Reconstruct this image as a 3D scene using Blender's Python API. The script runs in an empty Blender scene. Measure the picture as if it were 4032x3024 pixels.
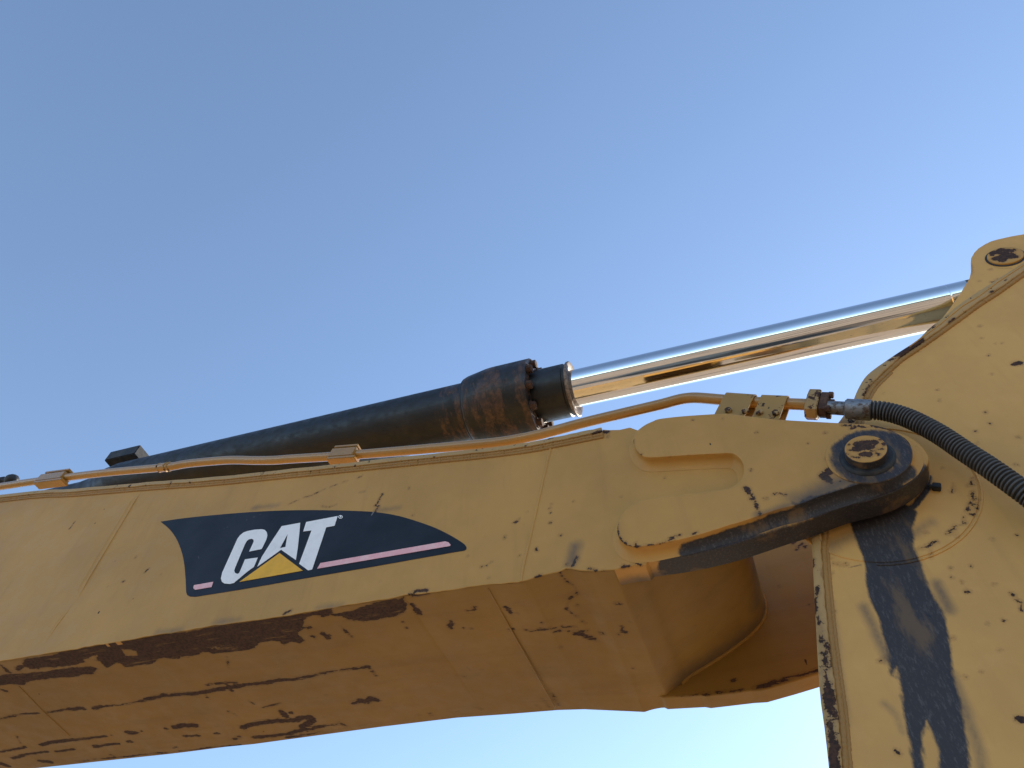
import bpy, bmesh, math, random
import numpy as np
from mathutils import Vector, Matrix
from mathutils.geometry import delaunay_2d_cdt, tessellate_polygon
random.seed(7)
S = bpy.context.scene
COL = S.collection

# ------------------------------------------------------------------ camera
PITCH, YAW = 54.847, 19.87
cd = bpy.data.cameras.new('camera'); cam = bpy.data.objects.new('camera', cd); COL.objects.link(cam)
cam.location = (0, 0, 1.6)
cam.rotation_euler = (math.radians(90 + PITCH), 0, math.radians(YAW))
cd.sensor_width = 36; cd.lens = 36 * 3028 / 4032
cd.clip_start = .05; cd.clip_end = 5000
S.camera = cam

# ------------------------------------------------------------------ sky, sun, exposure
SUN_AZ, SUN_EL = 22, 28            # degrees to the right of +Y, above the horizon
w = bpy.data.worlds.new('World'); S.world = w; w.use_nodes = True
nt = w.node_tree; nt.nodes.clear()
sky = nt.nodes.new('ShaderNodeTexSky'); sky.sky_type = 'NISHITA'; sky.sun_disc = False
sky.sun_elevation = math.radians(SUN_EL); sky.sun_rotation = math.radians(SUN_AZ)
sky.altitude = 200; sky.air_density = 1.0; sky.dust_density = .12; sky.ozone_density = .9
bg = nt.nodes.new('ShaderNodeBackground'); bg.inputs[1].default_value = .15
wo = nt.nodes.new('ShaderNodeOutputWorld')
nt.links.new(sky.outputs[0], bg.inputs[0]); nt.links.new(bg.outputs[0], wo.inputs[0])
sd = bpy.data.lights.new('sun', 'SUN'); sd.energy = 4.2; sd.angle = math.radians(.53); sd.color = (1, .86, .68)
sun = bpy.data.objects.new('sun', sd); COL.objects.link(sun)
a, e = math.radians(SUN_AZ), math.radians(SUN_EL)
SV = Vector((math.sin(a) * math.cos(e), math.cos(a) * math.cos(e), math.sin(e)))
sun.rotation_euler = SV.to_track_quat('Z', 'Y').to_euler(); sun.location = (6, 6, 12)
S.view_settings.view_transform = 'Standard'; S.view_settings.look = 'None'
S.view_settings.gamma = 1; S.view_settings.use_curve_mapping = False
S.view_settings.exposure = 0.92
S.render.engine = 'CYCLES'

# ------------------------------------------------------------------ survey: sight lines from the measured station onto planes of the machine
Fp = 3028.
Yv = np.array([1900, 4300, 3028.]); Yv /= np.linalg.norm(Yv)
Uv = np.array([0, -Yv[2], Yv[1]]); Uv /= np.linalg.norm(Uv)
Rm = np.array([np.cross(Yv, Uv), Yv, Uv]); C0 = np.array([0, 0, 1.6])
def ray(px, py): return Rm @ np.array([px - 2016, py - 1512, Fp])
def at(px, py, Y):
    r = ray(px, py); return C0 + r * (Y / r[1])
def atl(pts, Y, m=None):
    """points measured on the plane y = Y -> list of (x, z)"""
    out = []
    for (x, y) in pts:
        if m: x, y = m[0] + x / 2.011, m[1] + y / 2.011
        p = at(x, y, Y); out.append((p[0], p[2]))
    return out

D = 2.30           # near side plate of the boom
W = .98            # boom width
CY = D - .055      # near face of the raised nose plate
LI = D + .10       # inner face of the near nose lug
SY = D + .13       # side plate of the stick
EY = SY - .02      # edge of the stick's cover plate
PIN = (0.616, 3.821)

# ------------------------------------------------------------------ materials
def N(nt, t, **k):
    n = nt.nodes.new(t)
    for a_, v in k.items(): setattr(n, a_, v)
    return n
def mixc(nt, f, c1, c2):
    n = N(nt, 'ShaderNodeMix', data_type='RGBA')
    for i, v in ((0, f), (6, c1), (7, c2)):
        if isinstance(v, (tuple, float, int)): n.inputs[i].default_value = (*v, 1) if isinstance(v, tuple) and len(v) == 3 else v
        else: nt.links.new(v, n.inputs[i])
    return n.outputs[2]
def math_(nt, op, a_, b=None, c=None, clamp=False):
    n = N(nt, 'ShaderNodeMath', operation=op, use_clamp=clamp)
    for i, v in enumerate((a_, b, c)):
        if v is None: continue
        if isinstance(v, (float, int)): n.inputs[i].default_value = v
        else: nt.links.new(v, n.inputs[i])
    return n.outputs[0]
def noise(nt, vec, scale, detail=3, rough=.55, out=0):
    n = N(nt, 'ShaderNodeTexNoise'); n.inputs['Scale'].default_value = scale
    n.inputs['Detail'].default_value = detail; n.inputs['Roughness'].default_value = rough
    if vec is not None: nt.links.new(vec, n.inputs['Vector'])
    return n.outputs[out]
def ramp(nt, v, lo, hi, a_=0., b=1.):
    n = N(nt, 'ShaderNodeMapRange', interpolation_type='SMOOTHSTEP')
    nt.links.new(v, n.inputs[0])
    for i, x in ((1, lo), (2, hi), (3, a_), (4, b)): n.inputs[i].default_value = x
    return n.outputs[0]
def scaled(nt, vec, s):
    n = N(nt, 'ShaderNodeMapping'); n.inputs['Scale'].default_value = s; nt.links.new(vec, n.inputs[0]); return n.outputs[0]
def newmat(name):
    m = bpy.data.materials.new(name); m.use_nodes = True; nt = m.node_tree
    return m, nt, nt.nodes['Principled BSDF']
def bump(nt, bs, h, strength, dist=.01, prev=None):
    b = N(nt, 'ShaderNodeBump'); b.inputs['Strength'].default_value = strength; b.inputs['Distance'].default_value = dist
    nt.links.new(h, b.inputs['Height'])
    if prev is not None: nt.links.new(prev, b.inputs['Normal'])
    if bs: nt.links.new(b.outputs[0], bs.inputs['Normal'])
    return b.outputs[0]

PAINT = (.53, .280, .064)
def paint_mat(name, base=PAINT, marks=True, chips=.0, rough=.5, dusty=.25, streak=False):
    """faded machine paint; the float attributes 'rust' (signed distance, m), 'grease' and 'soot' (0..1) say where it is worn or darkened"""
    m, nt, bs = newmat(name)
    tc = N(nt, 'ShaderNodeTexCoord').outputs['Object']
    big = noise(nt, tc, 1.7, 4, .6); mid = noise(nt, tc, 11, 5, .65); fine = noise(nt, tc, 130, 3, .6)
    darker = tuple(c * .86 for c in base); faded = (base[0] * 1.05, base[1] * 1.12, base[2] * 1.7)
    c = mixc(nt, ramp(nt, big, .35, .68), darker, base)
    c = mixc(nt, math_(nt, 'MULTIPLY', ramp(nt, mid, .48, .75), dusty), c, faded)
    # rain streaks: noise stretched along z
    st = noise(nt, scaled(nt, tc, (16, 16, 1.4)), 1, 4, .6)
    c = mixc(nt, math_(nt, 'MULTIPLY', ramp(nt, st, .50, .78), .24), c, (base[0] * .62, base[1] * .6, base[2] * .62))
    # fine grime specks
    sp = ramp(nt, noise(nt, tc, 60, 4, .7), .70, .76)
    c = mixc(nt, math_(nt, 'MULTIPLY', math_(nt, 'MULTIPLY', sp, ramp(nt, big, .5, .7)), .35), c, (.10, .065, .04))
    rgh = ramp(nt, mid, .3, .7, rough - .06, rough + .12)
    rust = None
    vec = scaled(nt, tc, (.32, 1, 1)) if streak else tc
    n1 = math_(nt, 'SUBTRACT', noise(nt, vec, 34, 5, .7), .5)
    n2 = math_(nt, 'SUBTRACT', noise(nt, vec, 150, 3, .7), .5)
    rag = math_(nt, 'ADD', math_(nt, 'MULTIPLY', n1, .048 if streak else .026), math_(nt, 'MULTIPLY', n2, .016))
    if chips:
        v = N(nt, 'ShaderNodeTexNoise'); v.inputs['Scale'].default_value = 26; v.inputs['Detail'].default_value = 6; v.inputs['Roughness'].default_value = .65
        nt.links.new(tc, v.inputs['Vector'])
        ch = ramp(nt, v.outputs[0], .72 - chips, .735 - chips)
    else:
        ch = ramp(nt, noise(nt, scaled(nt, tc, (1, 1, .7)), 21, 2, .4), .81, .82)
    rustc = mixc(nt, ramp(nt, noise(nt, tc, 75, 5, .7), .4, .62), (.034, .018, .014), (.075, .036, .022))
    if marks:
        at_ = N(nt, 'ShaderNodeAttribute', attribute_name='rust')
        sdv = math_(nt, 'ADD', at_.outputs['Fac'], rag)
        ch2 = ramp(nt, sdv, -.0012, .0012, 1., 0.)
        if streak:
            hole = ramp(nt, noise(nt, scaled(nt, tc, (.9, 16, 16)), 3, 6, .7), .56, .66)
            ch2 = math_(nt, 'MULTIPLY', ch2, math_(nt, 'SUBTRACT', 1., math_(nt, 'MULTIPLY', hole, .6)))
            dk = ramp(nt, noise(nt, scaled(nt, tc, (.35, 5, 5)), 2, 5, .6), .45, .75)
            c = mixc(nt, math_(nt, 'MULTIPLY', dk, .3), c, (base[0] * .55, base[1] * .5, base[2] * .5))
        halo = ramp(nt, sdv, 0, .012, .45, 0.)
        c = mixc(nt, halo, c, (base[0] * .5, base[1] * .42, base[2] * .4))
        ch = math_(nt, 'MAXIMUM', ch, ch2)
    c = mixc(nt, ch, c, rustc)
    rgh = mixf(nt, ch, rgh, .85)
    if marks:
        so = N(nt, 'ShaderNodeAttribute', attribute_name='soot_shade').outputs['Fac']  # soft smudges, and the web's painted crease shade
        sn = math_(nt, 'ADD', so, math_(nt, 'MULTIPLY', math_(nt, 'SUBTRACT', noise(nt, scaled(nt, tc, (1, 1, .5)), 14, 6, .7), .5), .5))
        sm = math_(nt, 'MULTIPLY', ramp(nt, sn, .15, .95), ramp(nt, so, 0.02, .12))
        c = mixc(nt, math_(nt, 'MULTIPLY', sm, .85), c, (.070, .062, .056))
        ga = N(nt, 'ShaderNodeAttribute', attribute_name='grease').outputs['Fac']
        gn = math_(nt, 'ADD', ga, math_(nt, 'MULTIPLY', math_(nt, 'SUBTRACT', noise(nt, scaled(nt, tc, (1, 1, .35)), 24, 7, .75), .5), .95))
        gm = math_(nt, 'MULTIPLY', ramp(nt, gn, .30, .66), ramp(nt, ga, .05, .2))
        cr = ramp(nt, noise(nt, scaled(nt, tc, (1, 1, .3)), 120, 5, .8), .5, .68)
        gc = mixc(nt, cr, (.014, .017, .026), (.070, .067, .070))
        gc = mixc(nt, ramp(nt, noise(nt, scaled(nt, tc, (1, 1, .3)), 8, 5, .65), .54, .66), gc, (.105, .068, .038))
        c = mixc(nt, math_(nt, 'MULTIPLY', gm, .97), c, gc)
        rgh = mixf(nt, gm, rgh, .50)
    nt.links.new(c, bs.inputs['Base Color']); nt.links.new(rgh, bs.inputs['Roughness'])
    bs.inputs['Specular IOR Level'].default_value = .38
    b1 = bump(nt, None, noise(nt, tc, 2.6, 3, .5), .35, .02)
    b2 = bump(nt, None, fine, .12, .003, b1)
    inv = math_(nt, 'SUBTRACT', 1., ch)
    b3 = bump(nt, bs, math_(nt, 'ADD', inv, math_(nt, 'MULTIPLY', noise(nt, tc, 220, 3, .8), ch)), .35, .0015, b2)
    return m
def mixf(nt, f, a_, b):
    n = N(nt, 'ShaderNodeMix', data_type='FLOAT')
    for i, v in ((0, f), (2, a_), (3, b)):
        if isinstance(v, (float, int)): n.inputs[i].default_value = v
        else: nt.links.new(v, n.inputs[i])
    return n.outputs[0]
M = {}
M['paint'] = paint_mat('faded_yellow_paint')
M['under'] = paint_mat('underside_yellow_paint', (.285, .160, .032), dusty=.1, streak=True)  # same boom paint in a darker, streaked tone
M['stick'] = paint_mat('stick_paint', (.66, .365, .100))
M['weld'] = paint_mat('weld_paint', (.37, .20, .055), chips=.03, rough=.55)
M['pipe'] = paint_mat('pipe_paint', (.38, .205, .047), marks=False, chips=.0, rough=.30)
pb_ = M['pipe'].node_tree.nodes['Principled BSDF']; pb_.inputs['Coat Weight'].default_value = .7; pb_.inputs['Coat Roughness'].default_value = .18
M['clamp'] = paint_mat('clamp_paint', (.38, .22, .055), marks=False, chips=.11, rough=.45)
M['chipped'] = paint_mat('chipped_paint', (.46, .29, .11), marks=True, chips=.10)
M['worn'] = paint_mat('worn_fitting_paint', (.38, .24, .09), marks=False, chips=.20)
def simple(name, c1, c2, scale=20, rough=.5, metal=0., lo=.4, hi=.65, bmp=.2, stretch=(1, 1, 1), spec=.4):
    m, nt, bs = newmat(name)
    tc = scaled(nt, N(nt, 'ShaderNodeTexCoord').outputs['Object'], stretch)
    f = ramp(nt, noise(nt, tc, scale, 6, .68), lo, hi)
    nt.links.new(mixc(nt, f, c1, c2), bs.inputs['Base Color'])
    nt.links.new(ramp(nt, noise(nt, tc, scale * 2, 4), .3, .7, rough - .08, rough + .1), bs.inputs['Roughness'])
    bs.inputs['Metallic'].default_value = metal; bs.inputs['Specular IOR Level'].default_value = spec
    bump(nt, bs, noise(nt, tc, scale * 4, 4, .7), bmp, .003)
    return m
def navy_mat():
    m, nt, bs = newmat('navy_decal_film')
    tc = N(nt, 'ShaderNodeTexCoord').outputs['Object']
    c = mixc(nt, ramp(nt, noise(nt, tc, 4, 4, .6), .35, .7), (.0045, .0065, .011), (.014, .017, .025))
    sc = ramp(nt, noise(nt, scaled(nt, tc, (9, 9, 40)), 3, 5, .8), .72, .76)
    c = mixc(nt, math_(nt, 'MULTIPLY', sc, .5), c, (.16, .17, .18))
    at_ = N(nt, 'ShaderNodeAttribute', attribute_name='rust').outputs['Fac']
    c = mixc(nt, ramp(nt, math_(nt, 'ADD', at_, math_(nt, 'MULTIPLY', math_(nt, 'SUBTRACT', noise(nt, tc, 120, 3, .7), .5), .006)), -.0005, .002, .8, 0.), c, (.26, .24, .21))
    nt.links.new(c, bs.inputs['Base Color']); bs.inputs['Roughness'].default_value = .5; bs.inputs['Specular IOR Level'].default_value = .3
    bump(nt, bs, noise(nt, tc, 90, 3), .08, .002)
    return m
M['navy'] = navy_mat()
M['white'] = simple('white_decal_film', (.90, .88, .86), (.77, .76, .75), 14, .45, bmp=.04, lo=.45, hi=.8)
M['gold'] = simple('yellow_decal_film', (.84, .43, .02), (.74, .38, .025), 14, .45, bmp=.04)
M['pink'] = simple('pink_decal_film', (.86, .42, .43), (.86, .53, .52), 22, .5, bmp=.04)
M['hose'] = simple('hose_rubber', (.028, .029, .032), (.075, .072, .066), 60, .62, lo=.45, hi=.75)
def hose_mat():
    m, nt, bs = newmat('hose_rubber')
    tc = N(nt, 'ShaderNodeTexCoord').outputs['Object']
    rd = N(nt, 'ShaderNodeAttribute', attribute_name='rust').outputs['Fac']
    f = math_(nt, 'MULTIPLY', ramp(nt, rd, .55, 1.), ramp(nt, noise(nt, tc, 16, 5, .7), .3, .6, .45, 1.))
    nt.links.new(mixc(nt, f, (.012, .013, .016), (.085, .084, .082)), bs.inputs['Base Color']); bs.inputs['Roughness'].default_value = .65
    bump(nt, bs, noise(nt, tc, 160, 4, .7), .2, .002)
    return m
M['hose'] = hose_mat()
M['steel'] = simple('zinc_fitting', (.22, .23, .25), (.10, .07, .055), 38, .45, .6, .48, .62)
M['black'] = simple('black_bracket', (.012, .014, .017), (.035, .035, .035), 25, .55)
M['bare'] = simple('weathered_bare_steel', (.24, .19, .15), (.09, .06, .045), 40, .55, .15)
M['rusty'] = simple('rusted_steel', (.050, .026, .020), (.11, .058, .036), 50, .8)
def barrel_mat():
    m, nt, bs = newmat('black_cylinder_paint')
    tc = N(nt, 'ShaderNodeTexCoord').outputs['Object']
    st = scaled(nt, tc, (9, 3, 2.2))
    at_ = N(nt, 'ShaderNodeAttribute', attribute_name='rust').outputs['Fac']
    f = math_(nt, 'ADD', math_(nt, 'MULTIPLY', math_(nt, 'SUBTRACT', noise(nt, st, 2.2, 7, .72), .5), 1.9), at_)
    c0 = mixc(nt, ramp(nt, noise(nt, tc, 6, 5, .7), .4, .7), (.0045, .005, .006), (.014, .014, .014))
    brn = mixc(nt, ramp(nt, noise(nt, tc, 30, 5, .7), .4, .65), (.036, .020, .013), (.105, .050, .026))
    c = mixc(nt, math_(nt, 'MULTIPLY', ramp(nt, f, .42, .60), .85), c0, brn)
    sc = ramp(nt, noise(nt, scaled(nt, tc, (3, 3, 16)), 5, 5, .8), .70, .76)
    c = mixc(nt, math_(nt, 'MULTIPLY', sc, .4), c, (.16, .13, .10))
    nt.links.new(c, bs.inputs['Base Color'])
    nt.links.new(ramp(nt, noise(nt, tc, 18, 5), .3, .7, .34, .6), bs.inputs['Roughness'])
    bs.inputs['Specular IOR Level'].default_value = .45
    bump(nt, bs, noise(nt, tc, 60, 5, .7), .2, .003)
    return m
M['barrel'] = barrel_mat()
def chrome_mat():
    m, nt, bs = newmat('polished_chrome')
    tc = N(nt, 'ShaderNodeTexCoord').outputs['Object']
    bs.inputs['Metallic'].default_value = 1
    nt.links.new(mixc(nt, noise(nt, tc, 7, 4), (.80, .80, .80), (.70, .69, .68)), bs.inputs['Base Color'])
    nt.links.new(ramp(nt, noise(nt, scaled(nt, tc, (2, 30, 30)), 2, 4), .3, .7, .035, .10), bs.inputs['Roughness'])
    return m
M['chrome'] = chrome_mat()
def ground_mat():
    m, nt, bs = newmat('dry_dirt')
    tc = N(nt, 'ShaderNodeTexCoord').outputs['Object']
    c = mixc(nt, ramp(nt, noise(nt, tc, .35, 6, .65), .35, .7), (.40, .30, .20), (.27, .20, .135))
    c = mixc(nt, ramp(nt, noise(nt, tc, 7, 6, .7), .5, .75), c, (.42, .34, .25))
    c = mixc(nt, ramp(nt, noise(nt, tc, .16, 5, .6), .54, .60), c, (.10, .075, .052))
    nt.links.new(c, bs.inputs['Base Color']); bs.inputs['Roughness'].default_value = .95
    bump(nt, bs, noise(nt, tc, 4, 8, .7), .6, .08)
    return m
M['dirt'] = ground_mat()

# ------------------------------------------------------------------ wear marks (strokes and polygons measured on a surface)
class Marks:
    def __init__(s): s.seg = []; s.poly = []
    def stroke(s, P3, r, soft=0):
        P3 = [np.array(p, float) for p in P3]
        if len(P3) == 1: P3 = P3 * 2
        for p, q in zip(P3[:-1], P3[1:]): s.seg.append((p, q, r, soft))
        return s
    def polygon(s, P2, axes=(0, 2), hole=False): s.poly.append((np.array(P2, float), axes, hole)); return s
    def sdf(s, V):
        out = np.full(len(V), .5)
        for p, q, r, _ in s.seg:
            d = q - p; L = max(d @ d, 1e-12)
            t = np.clip(((V - p) @ d) / L, 0, 1)
            out = np.minimum(out, np.linalg.norm(V - p - t[:, None] * d, axis=1) - r)
        for P, ax, hole in s.poly:
            v = V[:, ax]; dd = np.full(len(v), 9.); ins = np.zeros(len(v), bool)
            for i in range(len(P)):
                a_, b = P[i], P[(i + 1) % len(P)]; d = b - a_; L = max(d @ d, 1e-12)
                t = np.clip(((v - a_) @ d) / L, 0, 1)
                dd = np.minimum(dd, np.linalg.norm(v - a_ - t[:, None] * d, axis=1))
                cr = ((a_[1] > v[:, 1]) != (b[1] > v[:, 1]))
                with np.errstate(divide='ignore', invalid='ignore'):
                    xi = (b[0] - a_[0]) * (v[:, 1] - a_[1]) / (b[1] - a_[1] + 1e-15) + a_[0]
                ins ^= cr & (v[:, 0] < xi)
            sd_ = np.where(ins, -dd, dd)
            out = np.maximum(out, -sd_) if hole else np.minimum(out, sd_)
        return out
    def soft(s, V, width=.03):
        """0..1 coverage with soft edges"""
        out = np.zeros(len(V))
        for p, q, r, sf in s.seg:
            d = q - p; L = max(d @ d, 1e-12); t = np.clip(((V - p) @ d) / L, 0, 1)
            dist = np.linalg.norm(V - p - t[:, None] * d, axis=1); sw = sf or width
            out = np.maximum(out, np.clip((r + sw - dist) / (2 * sw), 0, 1))
        if s.poly:
            m2 = Marks(); m2.poly = s.poly
            out = np.maximum(out, np.clip(.5 - m2.sdf(V) / (2 * width), 0, 1))
        return out
MPP = 1.31e-3        # metres per measured pixel at the near plate
def px_strokes(mk, spec, m, surf, k=1.):
    """spec: list of (points, radius in zoomed px)"""
    for pts, r in spec:
        P = [surf(m[0] + x / 2.011, m[1] + y / 2.011) for x, y in pts]
        mk.stroke(P, r / 2.011 * MPP * k)
def set_attr(me, name, vals):
    at_ = me.attributes.new(name, 'FLOAT', 'POINT'); at_.data.foreach_set('value', np.asarray(vals, dtype=np.float32))
def apply_marks(o, rust=None, grease=None, soot_shade=None, gw=.03):
    me = o.data; V = np.empty(len(me.vertices) * 3); me.vertices.foreach_get('co', V); V = V.reshape(-1, 3)
    V = V + np.array(o.get('_off', (0, 0, 0)))
    set_attr(me, 'rust', rust.sdf(V) if rust else np.full(len(V), .5))
    set_attr(me, 'grease', grease.soft(V, gw) if grease else np.zeros(len(V)))
    set_attr(me, 'soot_shade', soot_shade.soft(V, .05) if soot_shade else np.zeros(len(V)))

# ------------------------------------------------------------------ mesh helpers
def make(name, V, Fc, mat, parent=None, smooth=True, angle=35, label=None):
    me = bpy.data.meshes.new(name); me.from_pydata([tuple(map(float, v)) for v in V], [], Fc)
    bm = bmesh.new(); bm.from_mesh(me); bmesh.ops.recalc_face_normals(bm, faces=bm.faces); bm.to_mesh(me); bm.free()
    if smooth:
        me.polygons.foreach_set('use_smooth', [True] * len(me.polygons))
        me.set_sharp_from_angle(angle=math.radians(angle))
    me.materials.append(mat); o = bpy.data.objects.new(name, me); COL.objects.link(o)
    if parent is not None: o.parent = parent
    if label: o['label'] = label
    me.update(); return o
def resample(P, step, closed=True):
    P = [np.array(p, float) for p in P]; out = []
    n = len(P)
    for i in range(n if closed else n - 1):
        a_, b = P[i], P[(i + 1) % n]; k = max(1, int(math.ceil(np.linalg.norm(b - a_) / step)))
        for j in range(k): out.append(a_ + (b - a_) * j / k)
    if not closed: out.append(P[-1])
    return np.array(out)
def spline(P, sub=6, closed=False):
    P = [np.array(p, float) for p in P]; n = len(P); out = []
    for i in range(n if closed else n - 1):
        p0 = P[(i - 1) % n] if closed or i > 0 else P[0]; p1 = P[i]; p2 = P[(i + 1) % n]
        p3 = P[(i + 2) % n] if closed or i + 2 < n else P[-1]
        for j in range(sub):
            t = j / sub
            out.append(.5 * (2 * p1 + (p2 - p0) * t + (2 * p0 - 5 * p1 + 4 * p2 - p3) * t * t + (3 * p1 - p0 - 3 * p2 + p3) * t ** 3))
    if not closed: out.append(P[-1])
    return out
def offset(P, d):
    P = np.asarray(P); a_ = np.roll(P, 1, 0); b = np.roll(P, -1, 0)
    area = .5 * np.sum(P[:, 0] * b[:, 1] - b[:, 0] * P[:, 1])
    e1 = P - a_; e2 = b - P
    t = e1 / (np.linalg.norm(e1, axis=1)[:, None] + 1e-9) + e2 / (np.linalg.norm(e2, axis=1)[:, None] + 1e-9)
    t /= (np.linalg.norm(t, axis=1)[:, None] + 1e-9)
    nrm = np.stack([t[:, 1], -t[:, 0]], 1) * (1 if area > 0 else -1)
    return P + nrm * d
def inside(P, v):
    ins = np.zeros(len(v), bool)
    for i in range(len(P)):
        a_, b = P[i], P[(i + 1) % len(P)]
        cr = ((a_[1] > v[:, 1]) != (b[1] > v[:, 1]))
        xi = (b[0] - a_[0]) * (v[:, 1] - a_[1]) / (b[1] - a_[1] + 1e-15) + a_[0]
        ins ^= cr & (v[:, 0] < xi)
    return ins
def face_grid(P, res):
    """triangulated sheet in 2D with the outline P and interior points"""
    lo, hi = P.min(0), P.max(0)
    xs = np.arange(lo[0], hi[0], res); zs = np.arange(lo[1], hi[1], res * .9)
    g = np.array([(x + (res / 2 if j % 2 else 0), z) for j, z in enumerate(zs) for x in xs])
    g = g[inside(offset(P, -res * .55), g)] if len(g) else g
    pts = [Vector(p) for p in P] + [Vector(p) for p in g]
    n = len(P)
    r = delaunay_2d_cdt(pts, [(i, (i + 1) % n) for i in range(n)], [], 1, 1e-7)
    return [tuple(v) for v in r[0]], [tuple(f) for f in r[2]], r[3]
def plate(name, P, rings, mat, parent, res=.012, back=True, label=None, step=None, angle=35):
    """P: outline (x, z); rings: [(offset, y)...] from the near face to the far one"""
    P = resample(P, step or res)
    base = offset(P, rings[0][0]) if rings[0][0] else P
    v2, f2, orig = face_grid(base, res)
    V = [(x, rings[0][1], z) for x, z in v2]; Fc = [f for f in f2]
    n = len(P); inv = {}
    for i, os_ in enumerate(orig):
        for o_ in os_:
            if o_ < n: inv[o_] = i
    prev = [inv.get(i, 0) for i in range(n)]
    for off, y in rings[1:]:
        Q = offset(P, off) if off else P
        b0 = len(V); V += [(x, y, z) for x, z in Q]; cur = list(range(b0, b0 + n))
        for i in range(n):
            j = (i + 1) % n
            if prev[i] != prev[j]: Fc.append((prev[i], prev[j], cur[j], cur[i]))
        prev = cur
    if back:
        tri = tessellate_polygon([[Vector((V[i][0], V[i][2], 0)) for i in prev]])
        Fc += [(prev[a_], prev[b], prev[c]) for a_, b, c in tri]
    return make(name, V, Fc, mat, parent, True, angle, label)
def box(name, c, half, mat, parent, rot=None, bev=.004, label=None):
    bm = bmesh.new(); bmesh.ops.create_cube(bm, size=2)
    bmesh.ops.scale(bm, vec=half, verts=bm.verts)
    bmesh.ops.bevel(bm, geom=bm.edges[:], offset=bev, segments=2, affect='EDGES')
    if rot is not None: bmesh.ops.transform(bm, matrix=rot, verts=bm.verts)
    bmesh.ops.translate(bm, vec=c, verts=bm.verts)
    me = bpy.data.meshes.new(name); bm.to_mesh(me); bm.free(); me.materials.append(mat)
    o = bpy.data.objects.new(name, me); COL.objects.link(o); o.parent = parent
    if label: o['label'] = label
    return o
def frames(P):
    P = np.array(P, float); T = np.gradient(P, axis=0); T /= np.linalg.norm(T, axis=1)[:, None]
    n = np.cross(T[0], (0, 1, 0)); n /= np.linalg.norm(n); out = []
    for t in T:
        n = n - t * (n @ t); n /= np.linalg.norm(n); out.append((n, np.cross(t, n)))
    return P, out
def tube(name, P, R, mat, parent, seg=20, cap=True, label=None, flat=None, angle=50):
    P, fr = frames(P); R = np.broadcast_to(R, (len(P),)); V = []; Fc = []
    for p, (n, b), r in zip(P, fr, R):
        for k in range(seg):
            a_ = 2 * math.pi * k / seg
            V.append(p + r * (math.cos(a_) * n + (flat if flat else 1) * math.sin(a_) * b))
    for i in range(len(P) - 1):
        for k in range(seg):
            k2 = (k + 1) % seg; Fc.append((i * seg + k, i * seg + k2, (i + 1) * seg + k2, (i + 1) * seg + k))
    if cap: Fc.append(tuple(range(seg))[::-1]); Fc.append(tuple(range((len(P) - 1) * seg, len(P) * seg)))
    return make(name, V, Fc, mat, parent, True, angle, label)
def lathe(name, c, axis, prof, mat, parent, seg=64, label=None, angle=30):
    """prof: [(s along axis, r)]"""
    axis = np.array(axis, float); axis /= np.linalg.norm(axis)
    u = np.cross(axis, (0, 1, 0) if abs(axis[1]) < .9 else (1, 0, 0)); u /= np.linalg.norm(u); v = np.cross(axis, u)
    V = []; Fc = []; c = np.array(c, float)
    for s_, r in prof:
        for k in range(seg):
            a_ = 2 * math.pi * k / seg; V.append(c + axis * s_ + r * (math.cos(a_) * u + math.sin(a_) * v))
    for i in range(len(prof) - 1):
        for k in range(seg):
            k2 = (k + 1) % seg; Fc.append((i * seg + k, i * seg + k2, (i + 1) * seg + k2, (i + 1) * seg + k))
    Fc.append(tuple(range(seg))); Fc.append(tuple(range((len(prof) - 1) * seg, len(prof) * seg)))
    return make(name, V, Fc, mat, parent, True, angle, label)
def bead(name, P, r, mat, parent, flat=.45, wob=.12, label=None, step=.006):
    """a weld bead laid along the 3D line P"""
    Q = resample(P, step, False); rr = r * (1 + wob * np.sin(np.arange(len(Q)) * 1.9) + wob * np.random.RandomState(3).randn(len(Q)) * .5)
    o = tube(name, Q, rr, mat, parent, 10, True, label); return o

# ------------------------------------------------------------------ ground
bm = bmesh.new(); bmesh.ops.create_grid(bm, x_segments=120, y_segments=120, size=1500)
for v in bm.verts:
    d = math.hypot(v.co.x, v.co.y)
    v.co.z = 0 if d < 60 else .6 * math.sin(v.co.x * .013) * math.cos(v.co.y * .017)
me = bpy.data.meshes.new('ground'); bm.to_mesh(me); bm.free(); me.materials.append(M['dirt'])
g = bpy.data.objects.new('ground', me); COL.objects.link(g); g['kind'] = 'structure'

# added ring of unseen high ground, shaped for dark bands in the rod's reflection
bm = bmesh.new(); NH = 260; rings_ = []
hr = np.random.RandomState(11); hph = hr.rand(8) * 6.28
for j, (rad, hk) in enumerate(((620, 0), (680, .55), (760, .95), (860, 1.), (980, .7), (1150, 0))):
    row = []
    for i in range(NH):
        a_ = 2 * math.pi * i / NH
        h_ = 26 + 45 * max(0, -math.sin(a_)) ** 1.5 + sum(9 / (k + 1) * math.sin((k * 2 + 2) * a_ + hph[k]) for k in range(8)) + hr.rand() * 3
        row.append(bm.verts.new((rad * math.cos(a_), rad * math.sin(a_), -1 + hk * max(h_, 8))))
    rings_.append(row)
for r0_, r1_ in zip(rings_[:-1], rings_[1:]):
    for i in range(NH): bm.faces.new((r0_[i], r0_[(i + 1) % NH], r1_[(i + 1) % NH], r1_[i]))
me = bpy.data.meshes.new('added_hills'); bm.to_mesh(me); bm.free(); me.materials.append(simple('added_hillside', (.035, .045, .022), (.075, .07, .04), .02, .95, bmp=0)); me.shade_smooth()
g = bpy.data.objects.new('added_hills', me); COL.objects.link(g); g['kind'] = 'structure'

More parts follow.
